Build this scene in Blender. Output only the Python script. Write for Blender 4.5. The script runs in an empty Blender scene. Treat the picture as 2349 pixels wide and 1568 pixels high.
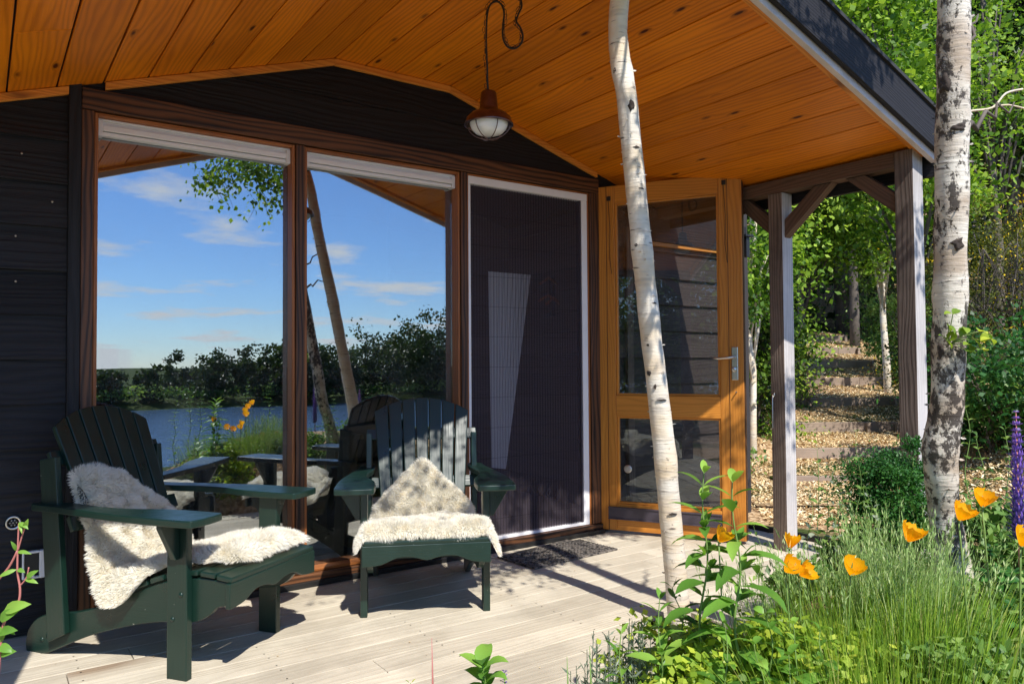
import bpy, math, random
import numpy as np
from math import radians as R, sin, cos, pi
from mathutils import Vector as Vv, Matrix, noise
random.seed(7); RNG = np.random.default_rng(11)
C = bpy.context.scene.collection
SC = bpy.context.scene

# ------------------------------------------------------------------ camera
FPX, YAW, PITCH, ROLL, DIST, CAMH = 1726.3, R(35.337), R(1.571), R(-0.396), 3.87, 1.15
W, H = 2348.0, 1568.0                     # photograph measured at this size
_f = Vv((sin(YAW)*cos(PITCH), cos(YAW)*cos(PITCH), sin(PITCH)))
_r = Vv((cos(YAW), -sin(YAW), 0)); _u = _r.cross(_f)
RT = _r*cos(ROLL) + _u*sin(ROLL); UP = _u*cos(ROLL) - _r*sin(ROLL); FW = _f
CAM = Vv((0, -DIST, CAMH))
cd = bpy.data.cameras.new('camera'); cam = bpy.data.objects.new('camera', cd); C.objects.link(cam)
cam.matrix_world = Matrix.Translation(CAM) @ Matrix((RT, UP, -FW)).transposed().to_4x4()
cd.sensor_width = 36; cd.lens = FPX/W*36; cd.clip_end = 2000; cd.clip_start = .05
SC.camera = cam

# ------------------------------------------------------------------ sun, sky, exposure
SUN_EL, SUN_AZ = R(49.0), R(12)            # azimuth: shadows run towards +Y, turned this far to +X
SD = Vv((-sin(SUN_AZ)*cos(SUN_EL), -cos(SUN_AZ)*cos(SUN_EL), sin(SUN_EL)))
sl = bpy.data.lights.new('sun', 'SUN'); sl.energy = 5.0; sl.angle = R(.53); sl.color = (1, .955, .88)
so = bpy.data.objects.new('sun', sl); C.objects.link(so)
so.rotation_euler = SD.to_track_quat('Z', 'Y').to_euler()
wd = bpy.data.worlds.new('World'); SC.world = wd; wd.use_nodes = True
wt = wd.node_tree; wt.nodes.clear()
def wn(t, **k):
    n = wt.nodes.new(t)
    for a, b in k.items(): setattr(n, a, b)
    return n
sky = wn('ShaderNodeTexSky', sky_type='NISHITA', sun_disc=False, sun_elevation=SUN_EL,
         sun_rotation=math.atan2(SD.x, SD.y), air_density=1.0, dust_density=.0, ozone_density=5.0, altitude=200)
tc = wn('ShaderNodeTexCoord'); sep = wn('ShaderNodeSeparateXYZ'); wt.links.new(tc.outputs['Generated'], sep.inputs[0])
def wm(op, a, b=None, clamp=False):
    n = wn('ShaderNodeMath', operation=op, use_clamp=clamp)
    for i, v in enumerate((a, b)):
        if v is None: continue
        if isinstance(v, (int, float)): n.inputs[i].default_value = v
        else: wt.links.new(v, n.inputs[i])
    return n.outputs[0]
zz = wm('MAXIMUM', sep.outputs[2], .02); zc = wm('ADD', zz, .09)
cx_ = wm('DIVIDE', sep.outputs[0], zc); cy_ = wm('DIVIDE', sep.outputs[1], zc)
cmb = wn('ShaderNodeCombineXYZ'); wt.links.new(cx_, cmb.inputs[0]); wt.links.new(cy_, cmb.inputs[1])
cn = wn('ShaderNodeTexNoise'); cn.inputs['Scale'].default_value = 1.35; cn.inputs['Detail'].default_value = 9; cn.inputs['Roughness'].default_value = .56
wt.links.new(cmb.outputs[0], cn.inputs['Vector'])
cr = wn('ShaderNodeValToRGB'); cr.color_ramp.elements[0].position = .53; cr.color_ramp.elements[1].position = .66
cr.color_ramp.elements[0].color = (0, 0, 0, 1); cr.color_ramp.elements[1].color = (.85, .85, .85, 1)
wt.links.new(cn.outputs[0], cr.inputs[0])
low = wm('MULTIPLY', cr.outputs[0], wm('SUBTRACT', 1.25, sep.outputs[2]), True)
mx = wn('ShaderNodeMix', data_type='RGBA'); wt.links.new(low, mx.inputs[0]); wt.links.new(sky.outputs[0], mx.inputs[6])
mx.inputs[7].default_value = (7.5, 7.6, 7.9, 1)
bg = wn('ShaderNodeBackground'); bg.inputs[1].default_value = .13
tn = wn('ShaderNodeMix', data_type='RGBA', blend_type='MULTIPLY'); tn.inputs[0].default_value = 1; wt.links.new(sky.outputs[0], tn.inputs[6]); tn.inputs[7].default_value = (.86, .98, 1.20, 1)
wt.links.new(tn.outputs[2], mx.inputs[6]); wt.links.new(mx.outputs[2], bg.inputs[0])
wo = wn('ShaderNodeOutputWorld'); wt.links.new(bg.outputs[0], wo.inputs[0])
SC.view_settings.view_transform = 'Standard'; SC.view_settings.look = 'None'
SC.view_settings.exposure = .35; SC.view_settings.gamma = 1
SC.cycles.max_bounces = 8; SC.cycles.transparent_max_bounces = 24; SC.cycles.diffuse_bounces = 4
SC.cycles.use_denoising = True

# ------------------------------------------------------------------ measuring helpers
def ray(x, y): return FW + RT*((x-W/2)/FPX) + UP*((H/2-y)/FPX)
def px(x, y, v, ax):                        # point seen at a photo position on the plane axis = v
    q = ray(x, y); return CAM + q*((v-CAM[ax])/q[ax])
def pz(x, y, Z): return CAM + ray(x, y)*Z   # ... at forward depth Z
def mir(x, y, Y):                           # real point whose mirror image in the glass is seen there
    p = px(x, y, Y+.14, 1); return Vv((p.x, -Y, p.z))
def sm(t): t = max(0., min(1., t)); return t*t*(3-2*t)

# ------------------------------------------------------------------ materials
def mat(name):
    m = bpy.data.materials.new(name); m.use_nodes = True; t = m.node_tree
    return m, t, t.nodes['Principled BSDF'], t.nodes['Material Output']
def nd(t, typ, ins=None, **k):
    n = t.nodes.new(typ)
    for a, b in k.items(): setattr(n, a, b)
    for a, b in (ins or {}).items():
        if isinstance(b, bpy.types.NodeSocket): t.links.new(b, n.inputs[a])
        else: n.inputs[a].default_value = b
    return n
def mth(t, op, *a, clamp=False):
    return nd(t, 'ShaderNodeMath', {i: v for i, v in enumerate(a)}, operation=op, use_clamp=clamp).outputs[0]
def mixc(t, f, a, b, mode='MIX'):
    n = nd(t, 'ShaderNodeMix', None, data_type='RGBA', blend_type=mode)
    for i, v in ((0, f), (6, a), (7, b)):
        if isinstance(v, bpy.types.NodeSocket): t.links.new(v, n.inputs[i])
        elif i == 0: n.inputs[i].default_value = v
        else: n.inputs[i].default_value = (*v, 1) if len(v) == 3 else v
    return n.outputs[2]
def ramp(t, f, stops):
    n = nd(t, 'ShaderNodeValToRGB', {0: f}); e = n.color_ramp.elements
    e[0].position, e[0].color = stops[0][0], (*stops[0][1], 1)
    e[1].position, e[1].color = stops[-1][0], (*stops[-1][1], 1)
    for p, c in stops[1:-1]: q = e.new(p); q.color = (*c, 1)
    return n.outputs[0]
def g(v): return (v, v, v)
def attr(t): return nd(t, 'ShaderNodeAttribute', None, attribute_name='rnd').outputs['Fac']

def wood(name, dark, light, rough=.5, ring=1.0, freq=330., warp=26., fine=.35, knots=0., knotcol=None, var=.25, spec=.4, bump=.25, weather=0.):
    m, t, b, o = mat(name)
    uv = nd(t, 'ShaderNodeUVMap').outputs[0]; s = nd(t, 'ShaderNodeSeparateXYZ', {0: uv}); u, v = s.outputs[0], s.outputs[1]
    r = attr(t)
    off = mth(t, 'MULTIPLY', r, 57.)
    def vec(a, bb): return nd(t, 'ShaderNodeCombineXYZ', {0: mth(t, 'MULTIPLY', u, a), 1: mth(t, 'MULTIPLY', v, bb), 2: off}).outputs[0]
    low = nd(t, 'ShaderNodeTexNoise', {'Vector': vec(.9, 6.), 'Scale': 1., 'Detail': 2.}).outputs[0]
    phase = mth(t, 'ADD', mth(t, 'MULTIPLY', v, freq), mth(t, 'MULTIPLY', low, warp*2))
    kn = None
    if knots:
        vo = nd(t, 'ShaderNodeTexVoronoi', {'Vector': vec(2.4, 8.), 'Scale': knots, 'Randomness': 1.}); d = vo.outputs['Distance']
        near = mth(t, 'SUBTRACT', 1., mth(t, 'MULTIPLY', d, 3.6), clamp=True)
        pick = mth(t, 'GREATER_THAN', nd(t, 'ShaderNodeSeparateColor', {0: vo.outputs['Color']}).outputs[0], .45)
        near = mth(t, 'MULTIPLY', near, pick)
        phase = mth(t, 'ADD', phase, mth(t, 'MULTIPLY', mth(t, 'POWER', near, 2.), 16.))
        kn = mth(t, 'POWER', near, 3.2); kn = mth(t, 'MULTIPLY', kn, 2.6, clamp=True)
    rg = mth(t, 'ADD', mth(t, 'MULTIPLY', mth(t, 'SINE', phase), .5), .5)
    rg = mth(t, 'POWER', rg, 1.6)
    fn = nd(t, 'ShaderNodeTexNoise', {'Vector': vec(5., 210.), 'Scale': 1., 'Detail': 3.}).outputs[0]
    blo = nd(t, 'ShaderNodeTexNoise', {'Vector': vec(1.4, 3.), 'Scale': 1., 'Detail': 3.}).outputs[0]
    f = mth(t, 'ADD', mth(t, 'MULTIPLY', rg, .5*ring), mth(t, 'MULTIPLY', fn, fine))
    f = mth(t, 'ADD', f, mth(t, 'MULTIPLY', mth(t, 'SUBTRACT', blo, .5), .9), clamp=True)
    col = mixc(t, f, light, dark)
    br = mth(t, 'ADD', mth(t, 'MULTIPLY', r, var*2), 1-var)
    col = mixc(t, 1., col, nd(t, 'ShaderNodeCombineColor', {0: br, 1: br, 2: br}).outputs[0], 'MULTIPLY')
    if kn is not None: col = mixc(t, kn, col, knotcol or tuple(c*.25 for c in dark))
    if weather:
        wv = nd(t, 'ShaderNodeTexNoise', {'Vector': nd(t, 'ShaderNodeTexCoord').outputs['Object'], 'Scale': 2.3, 'Detail': 6., 'Roughness': .65}).outputs[0]
        wf = ramp(t, wv, [(.42, g(0)), (.62, g(weather))])
        col = mixc(t, wf, col, tuple(.55*(c**.9) for c in dark))
    t.links.new(col, b.inputs['Base Color']); b.inputs['Roughness'].default_value = rough
    b.inputs['Specular IOR Level'].default_value = spec
    bp = nd(t, 'ShaderNodeBump', {'Height': mth(t, 'ADD', fn, mth(t, 'MULTIPLY', rg, .5)), 'Strength': bump, 'Distance': .003})
    t.links.new(bp.outputs[0], b.inputs['Normal'])
    return m

def plain(name, col, rough=.5, metal=0., noise_s=0., amt=.15, spec=.5, bump=0., coat=0.):
    m, t, b, o = mat(name)
    b.inputs['Roughness'].default_value = rough; b.inputs['Metallic'].default_value = metal; b.inputs['Specular IOR Level'].default_value = spec
    b.inputs['Coat Weight'].default_value = coat; b.inputs['Coat Roughness'].default_value = .12
    tcx = nd(t, 'ShaderNodeTexCoord').outputs['Object']
    n = nd(t, 'ShaderNodeTexNoise', {'Vector': tcx, 'Scale': noise_s or 8., 'Detail': 5., 'Roughness': .6}).outputs[0]
    c = mixc(t, n, tuple(x*(1-amt*2) for x in col), tuple(min(1, x*(1+amt*2)) for x in col))
    t.links.new(c, b.inputs['Base Color'])
    if bump:
        bp = nd(t, 'ShaderNodeBump', {'Height': n, 'Strength': bump, 'Distance': .004}); t.links.new(bp.outputs[0], b.inputs['Normal'])
    return m

def leafm(name, stops, trans=.35, rough=.45):
    m, t, b, o = mat(name)
    col = ramp(t, attr(t), stops)
    b.inputs['Roughness'].default_value = rough; t.links.new(col, b.inputs['Base Color']); b.inputs['Specular IOR Level'].default_value = .35
    tr = nd(t, 'ShaderNodeBsdfTranslucent', {0: mixc(t, .5, col, mixc(t, 1., col, (1.9, 1.9, .6), 'MULTIPLY'))})
    mx = nd(t, 'ShaderNodeMixShader', {0: trans, 1: b.outputs[0], 2: tr.outputs[0]}); t.links.new(mx.outputs[0], o.inputs[0])
    return m

M = {}
M['ceil'] = wood('larch_ceiling', (.30, .052, .002), (.84, .255, .006), .40, ring=.62, freq=250, warp=20, knots=1.45, knotcol=(.075, .012, .002), var=.13, spec=.35)
M['trim'] = wood('larch_trim', (.50, .14, .012), (.80, .32, .045), .45, knots=.8, knotcol=(.12, .03, .005), var=.1)
M['door'] = wood('oiled_door_wood', (.38, .125, .013), (.66, .265, .040), .4, ring=.7, freq=300, knots=.35, knotcol=(.18, .05, .01), var=.08, spec=.45)
M['frame'] = wood('dark_stained_frame', (.012, .006, .004), (.17, .068, .026), .5, ring=1.3, freq=260, warp=18, fine=.5, var=.1)
M['bead'] = wood('red_stained_bead', (.20, .06, .015), (.42, .15, .04), .45, var=.1)
M['black'] = wood('black_stained_boards', (.006, .006, .007), (.018, .018, .021), .58, ring=.8, freq=200, warp=22, var=.35, spec=.25, bump=1.)
M['brownwall'] = wood('brown_lapped_boards', (.02, .014, .012), (.075, .055, .048), .6, ring=.6, freq=200, warp=22, var=.2, spec=.3, bump=.5)
M['post'] = wood('weathered_post', (.06, .042, .033), (.26, .20, .165), .7, ring=.9, freq=340, warp=22, fine=.5, var=.12, bump=.5, weather=.5)
M['pale'] = wood('pale_post', (.34, .31, .30), (.66, .63, .61), .7, ring=.6, freq=260, warp=22, fine=.4, var=.1, bump=.4, weather=.3)
M['beam'] = wood('brown_beam', (.05, .028, .018), (.16, .095, .062), .7, ring=.8, var=.15)
M['fascia'] = wood('dark_fascia', (.008, .008, .009), (.026, .025, .029), .62, ring=.5, var=.1, spec=.22, bump=.6)
M['deck'] = wood('weathered_deck', (.36, .30, .215), (.64, .575, .455), .75, ring=.24, freq=170, warp=22, fine=.30, knots=.22, knotcol=(.30, .22, .15), var=.12, spec=.2, bump=.5, weather=.3)
M['riser'] = wood('step_timber', (.16, .11, .08), (.40, .31, .24), .8, ring=.6, var=.15, weather=.25)
M['table'] = wood('light_table_wood', (.40, .27, .10), (.62, .46, .22), .5, var=.05)
M['inner'] = wood('inner_boards', (.10, .075, .06), (.20, .155, .13), .6, ring=.4, var=.2)
M['white'] = plain('white_aluminium', (.86, .85, .86), .4, amt=.03)
M['steel'] = plain('satin_steel', (.62, .61, .58), .32, 1., amt=.05)
M['copper'] = plain('aged_copper', (.17, .115, .115), .28, 1., noise_s=22, amt=.4)
M['blackm'] = plain('black_metal', (.012, .012, .012), .45)
M['cord'] = plain('brown_cord', (.02, .014, .010), .7)
M['roof'] = plain('roof_felt', (.03, .03, .034), .8, noise_s=30)
M['strip'] = plain('pale_edge_strip', (.62, .56, .56), .45)
M['vent'] = plain('grey_vent_strip', (.055, .045, .06), .5)
M['globe'] = plain('opal_glass', (.80, .82, .84), .18, amt=.02, coat=.6)
M['soil'] = plain('dark_soil', (.05, .035, .024), .95, noise_s=20, amt=.4, bump=.6)
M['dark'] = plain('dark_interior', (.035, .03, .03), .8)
M['floorin'] = plain('interior_floor', (.16, .13, .10), .4)
M['panel'] = plain('white_panel', (.80, .80, .84), .6, amt=.02)
M['mat'] = None

def m_paint():
    m, t, b, o = mat('green_gloss_paint')
    tcx = nd(t, 'ShaderNodeTexCoord').outputs['Object']
    n = nd(t, 'ShaderNodeTexNoise', {'Vector': tcx, 'Scale': 9., 'Detail': 6., 'Roughness': .65}).outputs[0]
    col = mixc(t, n, (.0035, .017, .012), (.007, .030, .020))
    n2 = nd(t, 'ShaderNodeTexNoise', {'Vector': tcx, 'Scale': 95., 'Detail': 2.}).outputs[0]
    chip = ramp(t, n2, [(.775, g(0)), (.79, g(1))])
    col = mixc(t, chip, col, (.35, .36, .32))
    t.links.new(col, b.inputs['Base Color'])
    uv = nd(t, 'ShaderNodeUVMap').outputs[0]; s = nd(t, 'ShaderNodeSeparateXYZ', {0: uv})
    gv = nd(t, 'ShaderNodeTexNoise', {'Vector': nd(t, 'ShaderNodeCombineXYZ', {0: mth(t, 'MULTIPLY', s.outputs[0], 4.), 1: mth(t, 'MULTIPLY', s.outputs[1], 130.)}).outputs[0], 'Scale': 1., 'Detail': 3.}).outputs[0]
    bp = nd(t, 'ShaderNodeBump', {'Height': gv, 'Strength': .35, 'Distance': .0022}); t.links.new(bp.outputs[0], b.inputs['Normal'])
    b.inputs['Roughness'].default_value = .34; b.inputs['Specular IOR Level'].default_value = .6
    t.links.new(ramp(t, n, [(.3, g(.26)), (.7, g(.44))]), b.inputs['Roughness'])
    return m
M['paint'] = m_paint()

def m_glass(name, refl, tint, edge=.5):
    m, t, b, o = mat(name)
    lw = nd(t, 'ShaderNodeFresnel', {0: 1.5}).outputs[0]
    tcx = nd(t, 'ShaderNodeTexCoord').outputs['Object']
    n = nd(t, 'ShaderNodeTexNoise', {'Vector': tcx, 'Scale': 1.1, 'Detail': 1.5}).outputs[0]
    bp = nd(t, 'ShaderNodeBump', {'Height': n, 'Strength': .28, 'Distance': .004})
    gl = nd(t, 'ShaderNodeBsdfGlossy', {0: (.86, .94, 1, 1), 'Roughness': 0.002, 'Normal': bp.outputs[0]})
    tr = nd(t, 'ShaderNodeBsdfTransparent', {0: (*tint, 1)})
    f = mth(t, 'ADD', mth(t, 'MULTIPLY', lw, edge), refl, clamp=True)
    mx = nd(t, 'ShaderNodeMixShader', {0: f, 1: tr.outputs[0], 2: gl.outputs[0]})
    du = nd(t, 'ShaderNodeBsdfDiffuse', {0: (.7, .7, .72, 1)}); dn_ = nd(t, 'ShaderNodeTexNoise', {'Vector': tcx, 'Scale': 5., 'Detail': 6., 'Roughness': .7}).outputs[0]
    sp_ = ramp(t, nd(t, 'ShaderNodeTexNoise', {'Vector': tcx, 'Scale': 160., 'Detail': 1.}).outputs[0], [(.74, g(0)), (.78, g(.35))])
    dm = mth(t, 'ADD', mth(t, 'MULTIPLY', ramp(t, dn_, [(.4, g(0)), (.75, g(1))]), .045), sp_)
    m2 = nd(t, 'ShaderNodeMixShader', {0: dm, 1: mx.outputs[0], 2: du.outputs[0]}); t.links.new(m2.outputs[0], o.inputs[0])
    return m
M['glass'] = m_glass('coated_window_glass', .36, (.62, .62, .60))
M['doorglass'] = m_glass('door_glass', .03, (.82, .84, .84), .7)

def m_screen():
    m, t, b, o = mat('pleated_screen_mesh')
    uv = nd(t, 'ShaderNodeUVMap').outputs[0]; s = nd(t, 'ShaderNodeSeparateXYZ', {0: uv})
    w = mth(t, 'SINE', mth(t, 'MULTIPLY', s.outputs[0], 2*pi/.021))
    ln = ramp(t, mth(t, 'ADD', mth(t, 'MULTIPLY', w, .5), .5), [(.8, g(0)), (.95, g(1))])
    c2 = mth(t, 'LESS_THAN', mth(t, 'FRACT', mth(t, 'DIVIDE', s.outputs[1], .187)), .013)
    df = nd(t, 'ShaderNodeBsdfDiffuse', {0: mixc(t, mth(t, 'MAXIMUM', ln, c2), (.19, .155, .185), (.06, .05, .06))})
    tl = nd(t, 'ShaderNodeBsdfTranslucent', {0: (.16, .13, .17, 1)})
    a = nd(t, 'ShaderNodeMixShader', {0: .3, 1: df.outputs[0], 2: tl.outputs[0]})
    tr = nd(t, 'ShaderNodeBsdfTransparent', {0: (.9, .9, .92, 1)})
    f = mth(t, 'SUBTRACT', .62, mth(t, 'MULTIPLY', mth(t, 'MAXIMUM', ln, c2), .35))
    mx = nd(t, 'ShaderNodeMixShader', {0: f, 1: a.outputs[0], 2: tr.outputs[0]}); t.links.new(mx.outputs[0], o.inputs[0])
    return m
M['screen'] = m_screen()

def m_bark(name, dark_amt, tan, patch=.52, vs=55., mott=False):
    m, t, b, o = mat(name)
    uv = nd(t, 'ShaderNodeUVMap').outputs[0]; s = nd(t, 'ShaderNodeSeparateXYZ', {0: uv}); u, v = s.outputs[0], s.outputs[1]
    obj = nd(t, 'ShaderNodeTexCoord').outputs['Object']; so_ = nd(t, 'ShaderNodeSeparateXYZ', {0: obj})
    def ov(a, z): return nd(t, 'ShaderNodeCombineXYZ', {0: mth(t, 'MULTIPLY', so_.outputs[0], a), 1: mth(t, 'MULTIPLY', so_.outputs[1], a), 2: mth(t, 'MULTIPLY', so_.outputs[2], z)}).outputs[0]
    len_ = nd(t, 'ShaderNodeTexNoise', {'Vector': ov(14., 120.), 'Scale': 1., 'Detail': 2.}).outputs[0]
    lines = ramp(t, len_, [(.64, g(0)), (.74, g(.85))])
    big = nd(t, 'ShaderNodeTexNoise', {'Vector': ov(16., 7.), 'Scale': 1., 'Detail': 6., 'Roughness': .65}).outputs[0]
    pt = ramp(t, big, [(patch, g(0)), (patch+.05, g(1))])
    if mott:
        fm = nd(t, 'ShaderNodeTexNoise', {'Vector': ov(42., 30.), 'Scale': 1., 'Detail': 5., 'Roughness': .7}).outputs[0]
        fm2 = nd(t, 'ShaderNodeTexNoise', {'Vector': ov(9., 3.5), 'Scale': 1., 'Detail': 3.}).outputs[0]
        q = mth(t, 'ADD', mth(t, 'MULTIPLY', fm, .75), mth(t, 'MULTIPLY', fm2, .55))
        pt = mth(t, 'MAXIMUM', ramp(t, big, [(.60, g(0)), (.66, g(1))]), ramp(t, q, [(.655, g(0)), (.715, g(.92))]))
    soft = nd(t, 'ShaderNodeTexNoise', {'Vector': ov(5., 9.), 'Scale': 1., 'Detail': 3.}).outputs[0]
    base = mixc(t, ramp(t, soft, [(.4, g(0)), (.65, g(1))]), (.78, .72, .62), tan)
    sh = ramp(t, nd(t, 'ShaderNodeTexNoise', {'Vector': ov(7., vs), 'Scale': 1., 'Detail': 3.}).outputs[0], [(.5, g(0)), (.7, g(.5))])
    base = mixc(t, sh, base, (.42, .36, .31))
    col = mixc(t, lines, base, (.10, .075, .06)); col = mixc(t, mth(t, 'MULTIPLY', pt, dark_amt), col, (.035, .026, .022))
    t.links.new(col, b.inputs['Base Color']); b.inputs['Roughness'].default_value = .55; b.inputs['Specular IOR Level'].default_value = .3
    h = mth(t, 'SUBTRACT', mth(t, 'MULTIPLY', len_, .6), mth(t, 'MULTIPLY', pt, .5))
    bp = nd(t, 'ShaderNodeBump', {'Height': mth(t, 'ADD', h, big), 'Strength': .7, 'Distance': .006}); t.links.new(bp.outputs[0], b.inputs['Normal'])
    return m
M['birch'] = m_bark('smooth_birch_bark', .9, (.74, .60, .42), .68)
M['birch2'] = m_bark('rough_birch_bark', 1., (.50, .40, .30), .495, 70., True)
M['scar'] = plain('bark_scar', (.055, .04, .032), .9, noise_s=60, amt=.45, bump=.8)
M['bark'] = plain('grey_bark', (.12, .10, .085), .9, noise_s=12, amt=.4, bump=.8)
M['fur'] = None

def m_fur():
    m, t, b, o = mat('sheepskin_wool')
    col = ramp(t, attr(t), [(0, (.93, .84, .66)), (.35, (.97, .93, .82)), (1, (.985, .965, .90))])
    b.inputs['Roughness'].default_value = .9; b.inputs['Specular IOR Level'].default_value = .1; t.links.new(col, b.inputs['Base Color'])
    tr = nd(t, 'ShaderNodeBsdfTranslucent', {0: col}); mx = nd(t, 'ShaderNodeMixShader', {0: .3, 1: b.outputs[0], 2: tr.outputs[0]})
    mx.inputs[0].default_value = .5
    t.links.new(mx.outputs[0], o.inputs[0]); return m
M['fur'] = m_fur()
def m_mat():
    m, t, b, o = mat('woven_rubber_mat')
    tcx = nd(t, 'ShaderNodeTexCoord').outputs['Object']
    ck = nd(t, 'ShaderNodeTexVoronoi', {'Vector': tcx, 'Scale': 46.}).outputs[0]
    n = nd(t, 'ShaderNodeTexNoise', {'Vector': tcx, 'Scale': 40., 'Detail': 3.}).outputs[0]
    col = mixc(t, mth(t, 'MULTIPLY', n, ramp(t, ck, [(.25, g(0)), (.6, g(1))])), (.016, .016, .017), (.30, .26, .22))
    t.links.new(col, b.inputs['Base Color']); b.inputs['Roughness'].default_value = .7
    bp = nd(t, 'ShaderNodeBump', {'Height': ck, 'Strength': 1., 'Distance': .006}); t.links.new(bp.outputs[0], b.inputs['Normal']); return m
M['mat'] = m_mat()
def m_ground():
    m, t, b, o = mat('garden_ground')
    tcx = nd(t, 'ShaderNodeTexCoord').outputs['Object']; s = nd(t, 'ShaderNodeSeparateXYZ', {0: tcx})
    v = nd(t, 'ShaderNodeTexVoronoi', {'Vector': tcx, 'Scale': 34.}); n = nd(t, 'ShaderNodeTexNoise', {'Vector': tcx, 'Scale': .9, 'Detail': 8.}).outputs[0]
    chips = ramp(t, nd(t, 'ShaderNodeSeparateColor', {0: v.outputs['Color']}).outputs[0], [(0, (.22, .125, .06)), (.5, (.46, .30, .16)), (1, (.66, .48, .29))])
    gr = mixc(t, nd(t, 'ShaderNodeTexNoise', {'Vector': tcx, 'Scale': 30., 'Detail': 4.}).outputs[0], (.025, .05, .012), (.09, .11, .03))
    a = mixc(t, ramp(t, n, [(.50, g(0)), (.60, g(1))]), chips, gr)
    far = mth(t, 'GREATER_THAN', -4.6, s.outputs[1]); a = mixc(t, far, a, gr)
    t.links.new(a, b.inputs['Base Color']); b.inputs['Roughness'].default_value = .95; b.inputs['Specular IOR Level'].default_value = .1
    bp = nd(t, 'ShaderNodeBump', {'Height': v.outputs['Distance'], 'Strength': .8, 'Distance': .02}); t.links.new(bp.outputs[0], b.inputs['Normal']); return m
M['ground'] = m_ground()
def m_chips():
    m, t, b, o = mat('wood_chip')
    col = ramp(t, attr(t), [(0, (.30, .17, .065)), (.4, (.60, .41, .19)), (.8, (.80, .62, .35)), (1, (.92, .82, .58))])
    t.links.new(col, b.inputs['Base Color']); b.inputs['Roughness'].default_value = .85; return m
M['chips'] = m_chips()
def m_water():
    m, t, b, o = mat('lake_water')
    tcx = nd(t, 'ShaderNodeTexCoord').outputs['Object']
    n = nd(t, 'ShaderNodeTexNoise', {'Vector': nd(t, 'ShaderNodeMapping', {0: tcx, 3: (.5, 1.6, 1)}).outputs[0], 'Scale': 1.3, 'Detail': 5.}).outputs[0]
    bp = nd(t, 'ShaderNodeBump', {'Height': n, 'Strength': .8, 'Distance': .25}); t.links.new(bp.outputs[0], b.inputs['Normal'])
    b.inputs['Base Color'].default_value = (.07, .13, .22, 1); b.inputs['Roughness'].default_value = .14; b.inputs['IOR'].default_value = 1.5
    b.inputs['Specular IOR Level'].default_value = .8
    return m
M['water'] = m_water()
M['leaf_bright'] = leafm('leaf_bright', [(0, (.04, .11, .010)), (.45, (.16, .30, .025)), (1, (.44, .60, .08))], .42)
M['leaf_dark'] = leafm('leaf_dark', [(0, (.008, .020, .006)), (.6, (.032, .075, .012)), (1, (.12, .21, .03))])
M['leaf_broom'] = leafm('leaf_broom', [(0, (.06, .08, .012)), (.7, (.15, .17, .03)), (.91, (.20, .20, .03)), (.93, (.75, .48, .01)), (1, (.85, .6, .02))])
M['leaf_far'] = leafm('leaf_far', [(0, (.018, .035, .010)), (.6, (.04, .07, .018)), (1, (.09, .12, .03))], .25)
M['leaf_lance'] = leafm('leaf_lance', [(0, (.08, .20, .03)), (.6, (.16, .34, .05)), (1, (.32, .52, .09))], .35, .4)
M['leaf_lime'] = leafm('leaf_lime', [(0, (.10, .20, .02)), (.5, (.28, .40, .035)), (1, (.52, .58, .07))], .35)
M['leaf_grey'] = leafm('leaf_grey', [(0, (.08, .11, .075)), (.6, (.20, .25, .17)), (1, (.34, .38, .28))], .2)
M['leaf_fern'] = leafm('leaf_fern', [(0, (.015, .07, .015)), (.6, (.045, .16, .028)), (1, (.10, .26, .05))], .3)
M['leaf_mid'] = leafm('leaf_mid', [(0, (.05, .12, .025)), (.6, (.15, .28, .06)), (1, (.32, .46, .12))], .35)
M['grass'] = leafm('tall_grass', [(0, (.08, .17, .012)), (.5, (.20, .36, .03)), (.9, (.38, .52, .06)), (1, (.62, .56, .22))], .3)
M['grass_blue'] = leafm('blue_grass', [(0, (.13, .24, .06)), (.6, (.32, .47, .15)), (1, (.60, .68, .34))], .25)
M['petal'] = leafm('poppy_petal', [(0, (.95, .33, .002)), (.5, (1., .47, .004)), (1, (1., .60, .008))], .45, .5)
M['lupin'] = leafm('lupin_petal', [(0, (.06, .08, .16)), (.4, (.13, .08, .38)), (.8, (.26, .13, .58)), (1, (.70, .64, .78))], .2)
M['stem'] = plain('green_stem', (.16, .26, .06), .6)
M['pinkstem'] = plain('pink_stem', (.45, .16, .14), .6)

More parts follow.
